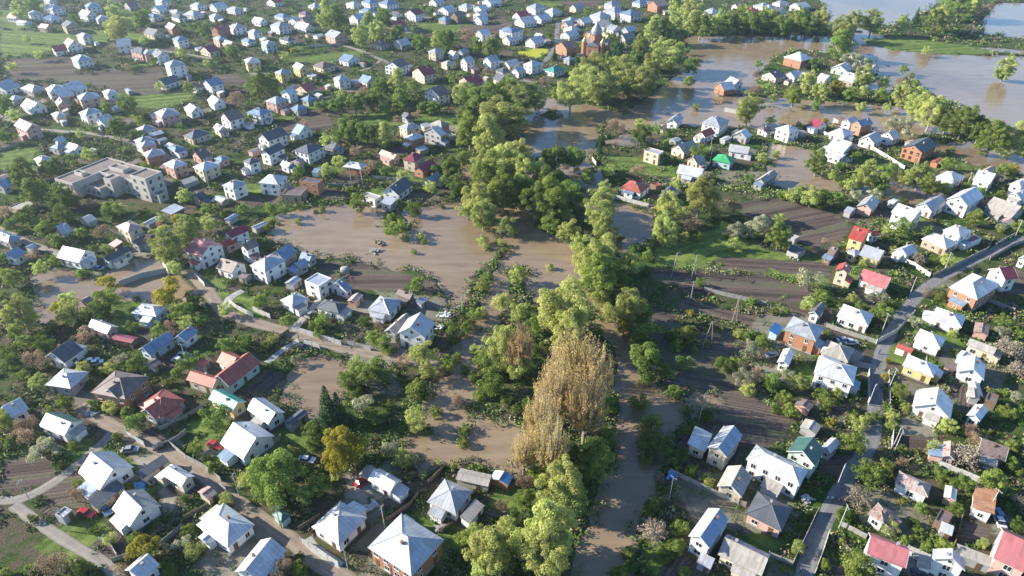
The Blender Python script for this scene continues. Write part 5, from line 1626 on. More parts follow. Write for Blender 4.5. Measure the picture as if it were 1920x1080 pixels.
def spruce(R, H):
    C = []; B = []
    for L in range(26):
        z = H * (0.06 + 0.93 * L / 26); r = R * (1 - L / 26) ** 0.85 + .12
        nb = max(6, int(16 * (1 - L / 30)))
        for k in range(nb):
            a_ = 2*math.pi*k/nb + rng.uniform(-.2, .2); rr_ = r * rng.uniform(.8, 1.1)
            n = max(5, int(26 * rr_ / R))
            t = np.sqrt(rng.uniform(.02, 1, n)); 
            x = math.cos(a_)*rr_*t; y = math.sin(a_)*rr_*t; zz = z - .28*rr_*t**1.5 + rng.normal(size=n)*.06
            pts = np.stack([x, y, zz], 1) + rng.normal(size=(n, 3))*[.16*rr_, .16*rr_, .05]
            C.append(pts); B.append(np.tile([math.cos(a_)*.4, math.sin(a_)*.4, .7], (n, 1)))
    C = np.concatenate(C); B = np.concatenate(B)
    V = leaf_quads(C, .34, B, 1.7); kv = rng.uniform(.7, 1.3, len(C))
    return quads_mesh("crown", V, [LM['S']], np.stack([kv]*3, 1)), MB().tube([(0,0,-1),(0,0,H*.5),(0,0,H*.95)], [H*.02,H*.014,H*.003], 7).mesh("trunk", [M_BARK])
for i in range(2):
    c_, t_ = spruce(3.2, 13); PROTO.setdefault('S', []).append((3.2, 13, 0.8, c_, t_))
KW = {'P': ('pale green', 'leafy tree'), 'G': ('bright green', 'leafy tree'), 'D': ('dark green', 'bushy tree'), 'Y': ('yellow-green', 'rounded tree'), 'T': ('tan', 'budding poplar'),
      'O': ('brown-pink', 'budding orchard tree'), 'W': ('white-blossomed', 'orchard tree'), 'S': ('dark', 'pointed spruce'), 'B': ('grey', 'leafless tree')}
TN = {'P': 'leafy_tree', 'G': 'leafy_tree', 'D': 'bushy_tree', 'Y': 'rounded_tree', 'T': 'poplar_tree', 'O': 'orchard_tree', 'W': 'blossom_tree', 'S': 'spruce_tree', 'B': 'bare_tree'}
recs = []
for tk, s in TREES.items():
    tx, ty = tile(tk)
    for e in s.split(','):
        x, y, w, k = e.split(); recs.append((tx + float(x)/4, ty + float(y)/4, float(w)/4, k))
placed = []
for px, py, wpx, k in recs:
    key = k
    g0 = G(px, py, 4.0); ww = wpx / PXM(g0)
    if k in 'PGDY' and ww > 9 and k + 'big' in PROTO: key = k + 'big'
    pr = random.choice(PROTO[key]); R, H, z0, cm, tm = pr
    s = ww / (2 * R * 1.0)
    hz = 1.18 if key.endswith('big') and k != 'Y' else (1.4 if k == 'T' else 1.0)
    hz = min(hz, (32 if k == 'T' else (15 if k == 'Y' else 23)) / (s * H))
    for _ in range(3):
        zc = (z0 + H) / 2 * s * hz
        g0 = G(px, py, zc + LAND); ww = wpx / PXM(g0); s = ww / (2 * R * 1.0)
    placed.append([px, py, g0.x, g0.y, s, s * hz, k, cm, tm, ww])
# a few trees would stand inside a building: push them off its footprint
PP = np.array([[p[2], p[3]] for p in placed])
bad = on_building(PP, 0.4)
for i in np.nonzero(bad)[0]:
    best = None
    for rr_ in (1.5, 3, 4.5, 6, 8, 10):
        for a_ in np.linspace(0, 2*math.pi, 12, endpoint=False):
            q = PP[i] + [rr_*math.cos(a_), rr_*math.sin(a_)]
            if not on_building(q[None], 0.6)[0]: best = q; break
        if best is not None: break
    if best is not None: placed[i][2], placed[i][3] = best
wets = wet_sd(np.array([[p[2], p[3]] for p in placed])) > 0.8
order = sorted(range(len(placed)), key=lambda i: -placed[i][9] * PXM((placed[i][2], placed[i][3], 0)))
SMALL = 4.6     # crowns narrower than this (metres) are shrubs: one mesh, no trunk
ntree = nshrub = 0
stuff_rows = []
for i in order:
    px, py, x, y, s, sz, k, cm, tm, ww = placed[i]
    shrub = ww < SMALL and k in 'GDPOWY'
    rz = random.uniform(0, 6.28)
    if (shrub and nshrub >= 290) or (not shrub and ntree >= 296):
        stuff_rows.append((x, y, s, sz, rz, cm, tm)); continue
    z = -0.35 if wets[i] else LAND - 0.05
    sx, sy = s * random.uniform(.93, 1.07), s * random.uniform(.93, 1.07)
    cw_, kn = KW[k]
    if shrub:
        nshrub += 1
        o = link("shrub", cm, None, (x, y, z - 0.8 * sz), rz); o.scale = (sx, sy, sz)
        look = f"{cw_} shrub" + (" in floodwater" if wets[i] else "")
        later(o, look, "shrub", f"{cw_} shrubs", px, py, "shrub")
    else:
        ntree += 1
        o = root(TN[k], (x, y, z), rz); o.scale = (sx, sy, sz)
        link("trunk", tm, o); link("crown", cm, o)
        pm_ = ww
        size = 'big ' if ww > 11 else ('small ' if ww < 6 else '')
        look = f"{size}{cw_} {kn}" + (" standing in floodwater" if wets[i] else "")
        later(o, look, "tree", f"{cw_} {kn}s", px, py, "tree")
if stuff_rows:
    VV = []; CC = []; names = {}
    mats = []; MI = []
    for x, y, s, sz, rz, cm, tm in stuff_rows:
        n = len(cm.vertices); co = np.empty(n * 3, np.float32); cm.vertices.foreach_get("co", co); co = co.reshape(-1, 4, 3)
        col = np.empty(n * 4, np.float32); cm.color_attributes["tint"].data.foreach_get("color", col); col = col.reshape(-1, 4, 4)[:, 0, :3]
        keep = rng.random(len(co)) < 0.45
        co = co[keep]; cc_ = co.mean(1, keepdims=True); co = cc_ + (co - cc_) * 1.45
        c_, s_ = math.cos(rz), math.sin(rz)
        Rm = np.array([[c_*s, -s_*s, 0], [s_*s, c_*s, 0], [0, 0, sz]])
        co = co @ Rm.T + [x, y, LAND - 0.1]
        mt = cm.materials[0]
        if mt.name not in names: names[mt.name] = len(mats); mats.append(mt)
        VV.append(co); CC.append(col[keep]); MI.append(np.full(len(co), names[mt.name]))
    me = quads_mesh("shrubbery", np.concatenate(VV), mats, np.concatenate(CC), np.concatenate(MI))
    o = struct(link("distant_shrubbery", me), "stuff")
    o["label"] = "scattered distant bushes and small trees between the houses"; o["category"] = "shrubbery"
print("trees", ntree, "shrubs", nshrub, "stuff", len(stuff_rows))

# ------------------------------------------------------------------ undergrowth: weeds, hedges, garden tufts
def scatter(n, y0, y1, sd_lo, sd_hi, soil_ok=False):
    px = rng.uniform(-260, 2180, n); py = rng.uniform(y0, y1, n)
    v = -(py - 540) / FPX; x = (px - 960) / FPX
    dy = CP + v * SP; dz = -SP + v * CP
    t = (LAND - HCAM) / dz
    Q = np.stack([x * t, dy * t], 1)
    sdv = wet_sd(Q) + 1.6 * wob(Q, 9.0) + 0.8 * wob(Q, 2.7, 1.0)
    ok = (sdv > sd_lo) & (sdv < sd_hi)
    ok &= ~on_building(Q, 0.0)
    for k, w, line in RPOLY: ok &= seg_dist(Q, line) > w / 2 + 0.3
    if not soil_ok:
        for kind, poly in FIELDS:
            wp = world_poly(poly); keep = signed(Q, wp) < 0.3
            if kind == 'd': keep |= rng.random(n) < 0.3
            ok &= keep
        for X, Y, u, v, th, kind in PLOTS:
            m_ = ok & (np.abs(Q[:, 0] - X) < u + v) & (np.abs(Q[:, 1] - Y) < u + v)
            if not m_.any(): continue
            d_ = Q - (X, Y); cc_, ss_ = math.cos(th), math.sin(th)
            ok &= ~(m_ & (np.abs(d_[:, 0]*cc_ + d_[:, 1]*ss_) < u - .5) & (np.abs(-d_[:, 0]*ss_ + d_[:, 1]*cc_) < v - .5) & (rng.random(n) < .93))
    Q = Q[ok]
    return Q, sdv[ok]
def tufts(Q, size, nl, ls, palette, name):
    n = len(Q)
    dist = np.hypot(Q[:, 0], Q[:, 1])
    s = size * rng.uniform(0.4, 1.5, n) * (0.75 + dist / 330)
    tot = n * nl
    d = unit(tot).reshape(n, nl, 3); d[:, :, 2] = np.abs(d[:, :, 2])
    r = rng.uniform(0.3, 1, (n, nl, 1))
    C = np.concatenate([Q, np.full((n, 1), LAND - 0.05)], 1)[:, None, :] + d * r * s[:, None, None] * [1.15, 1.15, 0.85]
    V = leaf_quads(C.reshape(-1, 3), 1.0, d.reshape(-1, 3) * 0.7)
    cen = V.mean(1, keepdims=True)
    V = cen + (V - cen) * (ls * np.repeat(s, nl))[:, None, None]
    pal = np.array(palette); pi = rng.integers(0, len(pal), n)
    col = np.repeat(pal[pi], nl, 0) * rng.uniform(0.7, 1.3, (tot, 1))
    return V, col
m, nt, b, _ = mat("undergrowth_leaf")
nt.links.new(N(nt, "ShaderNodeAttribute", attribute_name="tint").outputs["Color"], b.inputs["Base Color"])
b.inputs["Roughness"].default_value = 0.9; b.inputs["Specular IOR Level"].default_value = 0.1
PAL = [(0.045, 0.08, 0.025), (0.12, 0.19, 0.04), (0.07, 0.12, 0.03), (0.15, 0.19, 0.06), (0.05, 0.085, 0.025), (0.17, 0.15, 0.08), (0.12, 0.17, 0.05), (0.24, 0.24, 0.15), (0.18, 0.14, 0.10), (0.18, 0.22, 0.08)]
Q1, s1 = scatter(52000, -30, 1180, -60, -0.6)
dens = wob(Q1, 23, 0.5) + 0.6 * wob(Q1, 7, 1.5)
Q1 = Q1[dens + rng.uniform(-0.9, 0.9, len(Q1)) > -0.05]
V1, c1 = tufts(Q1, 0.95, 24, 0.36, PAL, "u")
Q4, s4 = scatter(22000, -15, 360, -60, -1.0)
Q4 = Q4[wob(Q4, 17, 2.5) + rng.uniform(-1, 1, len(Q4)) > -0.2]
V4, c4 = tufts(Q4, 0.85, 20, 0.36, PAL, "u")
Q2, s2 = scatter(26000, 0, 1150, -3.0, 2.2, True)
Q2 = Q2[rng.random(len(Q2)) < 0.75]
V2, c2 = tufts(Q2, 0.95, 26, 0.32, PAL[1:5] + [(0.20, 0.24, 0.10)], "u")
VH = []; CH = []
hl = [(hsz, np.array([[G(x, y)[0], G(x, y)[1]] for x, y in hp])) for hsz, hp in HEDGES]
for X, Y, u, v, th, kind in PLOTS:
    c_, s_ = math.cos(th), math.sin(th)
    for (u0, v0, u1, v1) in random.sample([(-u,-v,u,-v), (u,-v,u,v), (u,v,-u,v), (-u,v,-u,-v)], random.choice((1, 2, 2))):
        ln = np.array([[X + u0*c_ - v0*s_, Y + u0*s_ + v0*c_], [X + u1*c_ - v1*s_, Y + u1*s_ + v1*c_]])
        if wet_sd(ln).max() < -1: hl.append((random.uniform(.7, 1.5), ln))
for hsz, ln in hl:
    L = np.hypot(*(ln[1:] - ln[:-1]).T); n = int(L.sum() / 1.1)
    t_ = rng.uniform(0, L.sum(), n); cs = np.concatenate([[0], np.cumsum(L)]); i_ = np.clip(np.searchsorted(cs, t_) - 1, 0, len(L) - 1)
    Qh = ln[i_] + (ln[i_ + 1] - ln[i_]) * ((t_ - cs[i_]) / L[i_])[:, None] + rng.normal(size=(n, 2)) * (.35 * hsz)
    Qh = Qh[~on_building(Qh, 0)]
    Qh = Qh[rng.random(len(Qh)) < .85]
    for k, w, line in RPOLY: Qh = Qh[seg_dist(Qh, line) > w/2 + .6]
    if not len(Qh): continue
    v_, c_ = tufts(Qh, hsz * .8, 46, 0.2, [(0.14, 0.21, 0.05), (0.19, 0.25, 0.08), (0.10, 0.17, 0.04), (0.22, 0.26, 0.12), (0.20, 0.17, 0.09)], "h")
    VH.append(v_); CH.append(c_)
o = struct(link("undergrowth", quads_mesh("undergrowth", np.concatenate([V1, V4, V2] + VH), [m], np.concatenate([c1, c4, c2] + CH))), "stuff")
# grass tips showing above the shallow water
Q3, s3 = scatter(9000, 200, 1100, 1.0, 30, True)
Q3 = Q3[(wob(Q3, 13, 3.0) > 0.45) & (np.abs(Q3[:, 0]) < 400)]
Q3 = Q3[rng.random(len(Q3)) < 0.5]
V3, c3 = tufts(Q3, 0.7, 12, 0.4, [(0.14, 0.17, 0.05), (0.17, 0.16, 0.07), (0.10, 0.13, 0.04)], "u")
V3[:, :, 2] -= 0.4
struct(link("flooded_grass", quads_mesh("flooded_grass", V3, [m], c3)), "stuff")
HAZE = 0.00016
# ------------------------------------------------------------------ fences and walls along the yards
POSTM = {'w': MB().box(-.09, .09, -.09, .09, -1.0, 1.95).mesh("post", [M_CONCW]), 'c': MB().box(-.09, .09, -.09, .09, -1.0, 1.65).mesh("post", [M_CONC]), 'o': MB().box(-.06, .06, -.06, .06, -1.0, 1.45).mesh("post", [M_WOOD])}
FL = {'w': ('white concrete slab wall', 'wall', M_CONCW, 1.8), 'c': ('grey concrete panel fence', 'fence', M_CONC, 1.5), 'o': ('brown board fence', 'fence', M_WOOD, 1.35)}
for kind, tk, s in FENCES:
    tx, ty = tile(tk); v = [float(k) for k in s.split()]
    pts = [G(tx + v[i]/4, ty + v[i+1]/4) for i in range(0, len(v), 2)]
    mid = pts[len(pts)//2]
    look, cat, m_, h = FL[kind]
    far = PX(mid)[1] < 200
    o = root('garden_fence' if kind != 'w' else 'slab_fence', (mid.x, mid.y, LAND))
    pb = MB(); posts = []
    for a, b in zip(pts[:-1], pts[1:]):
        d = b - a; L = d.length; n = max(1, round(L / 2.6)); d.normalize(); pn = Vector((-d.y, d.x, 0)) * .045
        for i in range(n):
            p, q = a + d * (L*i/n + .1) - mid, a + d * (L*(i+1)/n - .1) - mid
            z1 = h + random.uniform(-.06, .06)
            vs = [p - pn, q - pn, q + pn, p + pn]
            pb.add([(w.x, w.y, -1.0) for w in vs] + [(w.x, w.y, z1) for w in vs], [(0,3,2,1),(4,5,6,7),(0,1,5,4),(1,2,6,5),(2,3,7,6),(3,0,4,7)])
            posts.append((a + d * L*i/n - mid, math.atan2(d.y, d.x)))
        posts.append((b - mid, math.atan2(d.y, d.x)))
    link("panel", pb.mesh("panel", [m_]), o)
    if not far:
        seen = set()
        for p, rz in posts[:60]:
            k = (round(p.x, 1), round(p.y, 1))
            if k in seen: continue
            seen.add(k); link("post", POSTM[kind], o, (p.x, p.y, 0), rz)
    px, py = PX(mid)
    later(o, look, "fence", "fences and slab walls along the yards", px, py, "fence")

# ------------------------------------------------------------------ utility poles
PB = MB().tube([(0,0,-1.2),(0,0,7.6)], [.12,.08], 8).mesh("post", [M_CONCW])
PA = MB().box(-.8,.8,-.14,-.06,7.1,7.2).mesh("crossarm", [M_STEEL])
PI_ = MB().lathe([(.03,0),(.07,.05),(.07,.16),(.03,.2)], 8).mesh("insulator", [M_CONCW])
polepos = []
for s in POLES:
    tk, x0, y0, x1, y1 = s.split(); tx, ty = tile(tk)
    by = max(float(y0), float(y1)); bx = float(x1) if float(y1) >= float(y0) else float(x0)
    p = G(tx + bx/4, ty + by/4)
    wet = wet_sd(np.array([[p.x, p.y]]))[0] > 1
    o = root("utility_pole", (p.x, p.y, LAND - (.5 if wet else 0)), random.uniform(0, 3.1))
    link("post", PB, o); a = link("crossarm", PA, o)
    for x in (-.7, -.25, .25, .7): link("insulator", PI_, a, (x, -.1, 7.2))
    polepos.append(p)
    px, py = PX((p.x, p.y, 5))
    later(o, "pale concrete utility pole" + (" in floodwater" if wet else ""), "utility pole", "utility poles along the lanes", px, py, "pole")
for s in AFRAMES:
    tk, x0, y0, x1, y1 = s.split(); tx, ty = tile(tk)
    p = G(tx + float(x1)/4, ty + float(y1)/4)
    o = root("pylon", (p.x, p.y, LAND - .4), random.uniform(0, 1.2))
    link("leg", MB().tube([(-2.2,0,-1),(0,0,9.5)], [.13,.1], 7).mesh("leg", [M_BARKP]), o)
    link("leg", MB().tube([(2.2,0,-1),(.25,0,9.5)], [.13,.1], 7).mesh("leg", [M_BARKP]), o)
    link("crossarm", MB().box(-1.6,1.6,-.22,-.12,9.0,9.14).mesh("crossarm", [M_STEEL]), o)
    link("brace", MB().box(-1.15,1.2,-.2,-.12,4.3,4.45).mesh("brace", [M_BARKP]), o)
    px, py = PX((p.x, p.y, 5))
    later(o, "wooden A-frame power pylon", "pylon", "wooden power pylons", px, py, "pylon")

# ------------------------------------------------------------------ cars
def car_paint(name, c):
    m, nt, b, _ = mat(name); b.inputs["Base Color"].default_value = (*c, 1); b.inputs["Roughness"].default_value = .25; b.inputs["Metallic"].default_value = .1
    b.inputs["Coat Weight"].default_value = .5
    return m
CPT = {'w': car_paint("paint_white", (.6,.6,.6)), 'r': car_paint("paint_red", (.42,.03,.025)), 'b': car_paint("paint_blue", (.10,.17,.30)), 'g': car_paint("paint_grey", (.3,.3,.31)), 'd': car_paint("paint_dark", (.04,.04,.05))}
CWN = {'w': 'white', 'r': 'red', 'b': 'blue', 'g': 'silver grey', 'd': 'dark'}
M_TYRE = plain("tyre", (.02,.02,.02), .8); M_LAMP = plain("headlight_glass", (.6,.6,.55), .15); M_TAIL = plain("taillight_glass", (.35,.02,.02), .2)
def side_prof(prof, hw, m=0, inset=0.0, mb=None):
    mb = mb or MB(); n = len(prof)
    vs = [(x, -hw + (inset if z > .95 else 0), z) for x, z in prof] + [(x, hw - (inset if z > .95 else 0), z) for x, z in prof]
    fs = [tuple(range(n)), tuple(range(2*n-1, n-1, -1))]
    for i in range(n): j = (i+1) % n; fs.append((j, i, i+n, j+n))
    return mb.add(vs, fs, m)
bodyp = [(-2.1,.3),(2.1,.3),(2.18,.55),(2.1,.78),(1.15,.92),(-1.75,.95),(-2.15,.85),(-2.18,.5)]
cabp = [(1.1,.9),(.45,1.42),(-.95,1.45),(-1.6,.93)]
CARM = {}
for k, pm in CPT.items():
    CARM[k] = (side_prof(bodyp, .86).mesh("body", [pm]), side_prof([(.48,1.425),(-.97,1.455),(-.93,1.50),(.42,1.47)], .64).mesh("roof", [pm]))
CABM = side_prof(cabp, .8, 0, .14).mesh("window", [M_GLASS])
WHM = MB().tube([(0,-.1,0),(0,.1,0)], .32, 14).mesh("wheel", [M_TYRE])
RIM = MB().tube([(0,-.115,0),(0,.115,0)], .19, 10).mesh("rim", [M_STEEL])
HLM = MB().box(-.03,.03,-.16,.16,-.08,.08).mesh("headlight", [M_LAMP]); TLM = MB().box(-.03,.03,-.14,.14,-.08,.08).mesh("taillight", [M_TAIL])
for s in CARS:
    tk, x, y, k, a = s.split(); tx, ty = tile(tk)
    p = G(tx + float(x)/4, ty + float(y)/4, LAND + .7)
    if on_building(np.array([[p.x, p.y]]), -.2)[0]: pass
    o = root("parked_car", (p.x, p.y, LAND + .04), math.radians(float(a)))
    link("body", CARM[k][0], o); link("window", CABM, o); link("roof", CARM[k][1], o)
    for sx in (-1.32, 1.32):
        for sy in (-.8, .8): link("rim", RIM, link("wheel", WHM, o, (sx, sy, .32)))
    for sy in (-.6, .6): link("headlight", HLM, o, (2.16, sy, .62)); link("taillight", TLM, o, (-2.17, sy, .68))
    px, py = PX(p)
    later(o, f"{CWN[k]} parked car", "car", "parked cars in yards and lanes", px, py, "car")

# ------------------------------------------------------------------ people on the lanes
def cloth(n, c): return plain(n, c, .9, 0, .15, 6)
SKIN = plain("skin", (.5,.32,.24), .6); HAIR = plain("hair_dark", (.04,.03,.02), .8)
TOPS = {'white': cloth("cloth_white", (.6,.6,.6)), 'dark blue': cloth("cloth_navy", (.05,.07,.14)), 'black': cloth("cloth_black", (.03,.03,.03)), 'pale blue': cloth("cloth_pale_blue", (.3,.42,.55))}
TR = cloth("trousers_dark", (.04,.045,.06))
def person_mesh(stride):
    """continuous body grown from a skeleton"""
    J = [((0,0,.98),.15),((0,0,1.15),.145),((0,0,1.35),.17),((0,0,1.47),.09),((0,0,1.55),.06),((0,.01,1.66),.10),((0,.01,1.75),.085),
         ((-.19,0,1.42),.075),((-.26,stride*.25,1.16),.055),((-.27,stride*.35+.05,.92),.042),((-.27,stride*.38+.08,.82),.04),
         ((.19,0,1.42),.075),((.26,-stride*.25,1.16),.055),((.27,-stride*.35+.05,.92),.042),((.27,-stride*.38+.08,.82),.04),
         ((-.10,0,.90),.11),((-.10,-stride*.3,.50),.075),((-.10,-stride*.55,.10),.05),((-.10,-stride*.55+.16,.05),.045),
         ((.10,0,.90),.11),((.10,stride*.3,.50),.075),((.10,stride*.5,.10),.05),((.10,stride*.5+.16,.05),.045)]
    E = [(0,1),(1,2),(2,3),(3,4),(4,5),(5,6),(2,7),(7,8),(8,9),(9,10),(2,11),(11,12),(12,13),(13,14),(0,15),(15,16),(16,17),(17,18),(0,19),(19,20),(20,21),(21,22)]
    me = bpy.data.meshes.new("person"); me.from_pydata([j[0] for j in J], E, [])
    o = bpy.data.objects.new("person", me); COL.objects.link(o)
    sk = o.modifiers.new("skin", 'SKIN'); sv = me.skin_vertices[0].data if me.skin_vertices else None
    if sv is None:
        bpy.context.view_layer.objects.active = o; bpy.ops.mesh.customdata_skin_add(); sv = me.skin_vertices[0].data
    for i, (p, r) in enumerate(J): sv[i].radius = (r, r)
    sv[0].use_root = True
    sb = o.modifiers.new("sub", 'SUBSURF'); sb.levels = 1; sb.render_levels = 1
    dg = bpy.context.evaluated_depsgraph_get(); out = bpy.data.meshes.new_from_object(o.evaluated_get(dg))
    bpy.data.objects.remove(o)
    return out
bodies = [person_mesh(.35), person_mesh(-.3), person_mesh(.05)]
HAIRM = MB().lathe([(.06,1.60),(.115,1.66),(.12,1.74),(.09,1.82),(.03,1.845)], 10, 0, 0, -.02).mesh("hair", [HAIR], True)
tops = ['white', 'white', 'dark blue', 'black', 'dark blue', 'pale blue', 'black', 'dark blue', 'black', 'dark blue', 'black']
for i, s in enumerate(PEOPLE):
    tk, x, y = s.split(); tx, ty = tile(tk); p = G(tx + float(x)/4, ty + float(y)/4)
    me = bodies[i % 3].copy(); me.name = "person"
    me.materials.clear()
    for m_ in (TOPS[tops[i]], TR, SKIN): me.materials.append(m_)
    for f in me.polygons:
        z = f.center.z; f.use_smooth = True
        f.material_index = 1 if z < .98 and abs(f.center.x) < .2 else (2 if z > 1.5 or (z < .9 and abs(f.center.x) > .2) else 0)
    o = link("person", me, None, (p.x, p.y, LAND + .08), random.uniform(0, 6.28)); link("hair", HAIRM, o)
    px, py = PX(p)
    later(o, f"person in {tops[i]} top and dark trousers", "person", "people on the lanes", px, py, "person")

# ------------------------------------------------------------------ single things
def at(tk, x, y, z=LAND):
    tx, ty = tile(tk); return G(tx + x/4, ty + y/4, z)
def single(o, look, cat):
    px, py = PX(o.location); later(o, look, cat, None, px, py, cat); THINGS[-1]['fixed'] = True
BT = MB().lathe([(.9,0),(1.0,.3),(1.0,2.2),(.7,2.5)], 14)
# satellite and round tanks, tarps, timber stacks, debris raft, greenhouse frames
M_TARP = plain("blue_tarpaulin", (.10,.30,.55), .5); M_TARPW = plain("white_sheeting", (.55,.55,.52), .5)
for tk, x, y, r, m_, nm, look in [('11',670,965,1.6,M_CONC,"water_tank","round grey water tank beside the ridged plot"),('21',1015,385+0,0,None,None,None)]:
    if m_ is None: continue
    o = link(nm, MB().lathe([(r,-.5),(r,1.9),(r*.6,2.3),(.1,2.45)], 18).mesh(nm, [m_]), None, at(tk, x, y)); single(o, look, "tank")
def heap(tk, x, y, r, m_, nm, look, cat, n=9):
    b_ = MB()
    for i in range(n):
        a = random.uniform(0, 6.28); d = random.uniform(0, r); L = random.uniform(.8, 2.6); h = random.uniform(.1, .5)
        cx, cy = d*math.cos(a), d*math.sin(a); c_, s_ = math.cos(a*3), math.sin(a*3); hz = random.uniform(0, .5)
        vs = []
        for z in (-.1+hz, h+hz):
            for ux_, uy_ in ((-L/2,-.25),(L/2,-.25),(L/2,.3),(-L/2,.3)): vs.append((cx+ux_*c_-uy_*s_, cy+ux_*s_+uy_*c_, z + .12*ux_))
        b_.add(vs, [(0,3,2,1),(4,5,6,7),(0,1,5,4),(1,2,6,5),(2,3,7,6),(3,0,4,7)])
    p = at(tk, x, y); wet = wet_sd(np.array([[p.x, p.y]]))[0] > 0.5
    o = link(nm, b_.mesh(nm, [m_]), None, (p.x, p.y, .05 if wet else LAND)); single(o, look, cat)
heap('11', 890, 800, 2.4, M_CONC, "debris_heap", "pale floating debris heap in the brown pond", "debris", 14)
heap('11', 930, 740, 2.5, M_WOOD, "debris_heap", "brown driftwood debris in the middle of the pond", "debris", 10)
heap('12', 1420, 200, 2.6, M_TARPW, "debris_heap", "pale rubbish heap on the muddy plot", "debris", 12)
heap('12', 1370, 300, 2.2, M_CONCW, "debris_heap", "white rubble pile behind the blue-roofed house", "debris", 10)
heap('32', 1340, 760, 2.0, M_WOOD, "log_pile", "tan cut log pile between two white houses", "log pile", 14)
heap('03', 1060, 420, 1.8, M_TARP, "tarpaulin", "crumpled blue tarpaulin in the farmyard", "tarpaulin", 8)
heap('23', 1200, 340, 1.3, M_TARP, "tarpaulin", "small blue tarpaulin by the waterside fence", "tarpaulin", 6)
heap('33', 300, 505, 1.6, M_STEEL, "scrap_heap", "grey scrap heap in the shaded yard", "scrap", 10)
heap('31', 210, 850, 2.4, M_CONC, "scrap_heap", "grey scrap heap beside the garden shed", "scrap", 12)
heap('13', 870, 560, 1.6, M_CONCW, "rubble_pile", "pale rubble pile on the concrete yard", "rubble", 10)
heap('03', 1150, 370, 1.6, M_CONC, "scrap_heap", "grey scrap heap between the farmyard sheds", "scrap", 10)
heap('13', 1390, 720, 1.0, M_CONC, "stone_ring", "small grey stone ring in the fenced garden", "garden feature", 8)
heap('02', 700, 930, 1.8, M_CONCW, "rubble_pile", "white rubble rows in the back garden", "rubble", 10)
heap('33', 1100, 930, 1.2, M_CONCW, "rubble_pile", "pale rubble beside the red flat-roofed house", "rubble", 8)
def frame_house(tk, x, y, L, W, rz, look):
    o = root("greenhouse", at(tk, x, y), math.radians(rz))
    f = MB()
    for i in range(6):
        xx = -L/2 + L*i/5
        f.tube([(xx,-W/2,0),(xx,-W/2,1.5),(xx,0,2.2),(xx,W/2,1.5),(xx,W/2,0)], .04, 4)
    link("frame", f.mesh("frame", [M_STEEL]), o)
    link("cover", MB().add([(-L/2,-W/2,1.5),(L/2,-W/2,1.5),(L/2,0,2.2),(-L/2,0,2.2),(L/2,W/2,1.5),(-L/2,W/2,1.5),(-L/2,-W/2,1.46),(L/2,-W/2,1.46),(L/2,0,2.16),(-L/2,0,2.16),(L/2,W/2,1.46),(-L/2,W/2,1.46)],
         [(0,1,2,3),(3,2,4,5),(7,6,9,8),(8,9,11,10),(1,0,6,7),(5,4,10,11),(0,3,9,6),(3,5,11,9),(2,1,7,8),(4,2,8,10)]).mesh("cover", [M_TARPW]), o)
    single(o, look, "greenhouse")
frame_house('32', 1540, 790, 6, 3, 70, "small grey greenhouse behind the large white house")
frame_house('12', 540, 230, 5, 2.6, 60, "low greenhouse beside the dark-roofed white house")
# overhead cables between neighbouring poles
def cable(i, j):
    a, b = polepos[i], polepos[j]
    m_ = MB()
    pts = [a.lerp(b, t) + Vector((0, 0, 7.3 - 1.0 * 4 * t * (1 - t))) for t in np.linspace(0, 1, 11)]
    base = pts[0].copy(); pts = [p - base for p in pts]
    m_.tube(pts, .02, 3)
    o = link("power_cable", m_.mesh("power_cable", [M_DARK]), None, base)
    mid = a.lerp(b, .5); px, py = PX((mid.x, mid.y, 7))
    later(o, "thin dark overhead power cable", "power cable", "overhead power cables", px, py, "cable")
for i in range(len(polepos)):
    ds = sorted((( (polepos[i] - polepos[j]).length, j) for j in range(len(polepos)) if j > i))
    if ds and ds[0][0] < 55: cable(i, ds[0][1])

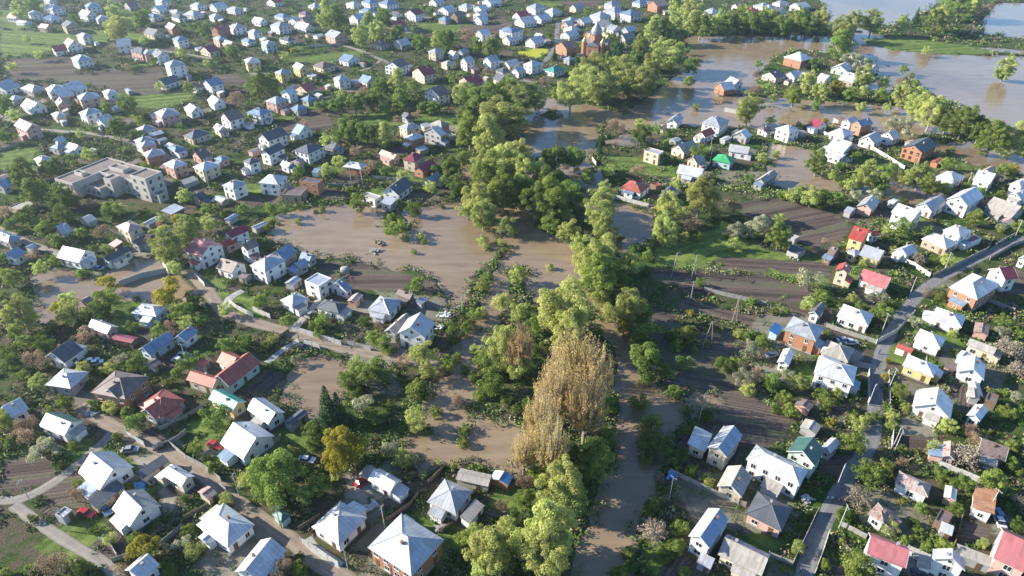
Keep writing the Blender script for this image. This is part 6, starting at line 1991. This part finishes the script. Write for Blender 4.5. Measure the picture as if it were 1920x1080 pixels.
# ------------------------------------------------------------------ a label for every thing, unique by its neighbours
lmk = [(n, x, y, o) for n, x, y, o in LANDMARKS]
for n, x, y in [("the brown pond", 700, 440), ("the small flooded plot", 600, 715), ("the ploughed river field", 1480, 420), ("the yellow crop patch", 998, 100), ("the grassy floodwater strip", 1740, 84), ("the ridged plot", 705, 520), ("the lane junction", 430, 590)]:
    lmk.append((n, x, y, None))
def rel(dx, dy):
    if abs(dx) > abs(dy) * 1.3: return "right of" if dx > 0 else "left of"
    return "in front of" if dy > 0 else "behind"
ORD = ["", "second ", "third ", "fourth ", "fifth ", "sixth ", "seventh ", "eighth ", "ninth ", "tenth ", "eleventh ", "twelfth "]
MANUAL = {
 "the low crimson-roofed house": None, "the unfinished brick house": "unfinished two-storey orange brick house with dark roof and open window holes",
 "the salmon-roofed house": "cream-grey house with salmon hipped roof between the brick house and turquoise roof",
 "the long red-roofed farmstead": "long farmstead of joined wings under orange-red roofs around a small yard",
 "the large red-roofed house": "large white two-storey house with rose red gable roof left of the pond",
 "the large orange brick house": "large two-storey orange brick house with grey hipped roof at the lower edge",
 "the turquoise-roofed cottage": "low white cottage with turquoise roof near the domed church",
 "the turquoise-roofed yellow cottage": "yellow cottage with turquoise gable roof in front of the red-roofed farmstead",
 "the bright green roof": "long pale blue cottage with bright green hipped roof",
 "the small flooded brick house": "small brick house with pale roof standing alone in the floodwater",
 "the flat-roofed cream house": "boxy two-storey cream house with flat grey roof beside a green lawn",
 "the big pink house": "large two-storey pink house with salmon gable roof beside the gravel lane",
 "the red-roofed yellow house": "yellow two-storey house with bright red gable roof at the ploughed field corner",
 "the rust-roofed house": "white house under one slope of orange rust-coloured roofing",
 "the dark green roof": "two-storey mint green house with dark green gable roof beside the lane",
 "the tall crimson-roofed house": "tall cream house with stepped crimson roofs above the pond",
 "the white-roofed brick shed": "low brick building with flat white roof behind the garden thicket",
 "the maroon-roofed terrace": "cream two-storey terrace with crimson roof and small dormers beside the dirt lane",
 "the large brown-roofed brick house": "large two-storey brick house with brown hipped roof and bare vines",
}
done = {}
for n, x, y, o in lmk:
    if o is not None and MANUAL.get(n): done[o.name] = MANUAL[n]
from collections import defaultdict
G1 = defaultdict(list)
for t in THINGS:
    if t['o'].name in done: continue
    if t.get('fixed'): t['label'] = t['look']; continue
    c = sorted(((x - t['px'])**2 + ((y - t['py']) * 1.3)**2, n, x, y) for n, x, y, o in lmk if o is not t['o'])
    d, n, x, y = c[0]
    t['lm'] = n; t['dist'] = d; t['rel'] = rel(t['px'] - x, t['py'] - y); t['cand'] = c[:3]
    G1[(t['look'], t['rel'], n)].append(t)
for key, ts in G1.items():
    ts.sort(key=lambda t: t['dist'])
    for i, t in enumerate(ts):
        look, r, n = key
        if len(ts) == 1: lab = f"{look} {r} {n}"
        else:
            w = t['short']
            lab = f"{look}, {ORD[i] if i < 12 else str(i+1)+'th '}{'such ' + w + ' ' if i else 'first such ' + w + ' '}{r} {n}"
        words_ = lab.replace(',', '').split()
        if len(words_) > 16: lab = lab.replace("single-storey ", "").replace("such house ", "").replace(" roof,", " roof,")
        if len(lab.split()) > 16: lab = lab.replace("such shed ", "").replace("such tree ", "").replace("such shrub ", "")
        for cut in (" and dark trousers", " standing", " bushy", " parked", " pale", " small"):
            if len(lab.split()) <= 16: break
            lab = lab.replace(cut, "", 1)
        if len(lab.split()) > 16: lab = lab.replace(" house with", ",", 1)
        t['label'] = lab
used = {}
for t in THINGS:
    lab = done.get(t['o'].name) or t['label']
    used.setdefault(lab, []).append(t)
    tag(t['o'], lab, t['cat'], t['group'])
dups = {k: len(v) for k, v in used.items() if len(v) > 1}
print([k for k in used if len(k.split()) > 16][:6]); print("dup labels", len(dups), list(dups.items())[:5], "long", sum(len(k.split()) > 16 for k in used), "total", len(THINGS))

# ------------------------------------------------------------------ the air
hz = MB().box(-1950, 1950, -350, 2150, -2.0, HCAM + 4)
hm = bpy.data.materials.new("haze_air"); hm.use_nodes = True
nt = hm.node_tree; nt.nodes.clear()
out = nt.nodes.new("ShaderNodeOutputMaterial"); pv = nt.nodes.new("ShaderNodeVolumePrincipled")
pv.inputs["Color"].default_value = (0.72, 0.86, 1.0, 1)
pv.inputs["Density"].default_value = HAZE
pv.inputs["Anisotropy"].default_value = 0.7
nt.links.new(pv.outputs[0], out.inputs["Volume"])
o = link("haze", hz.mesh("haze", [hm])); struct(o, "stuff")
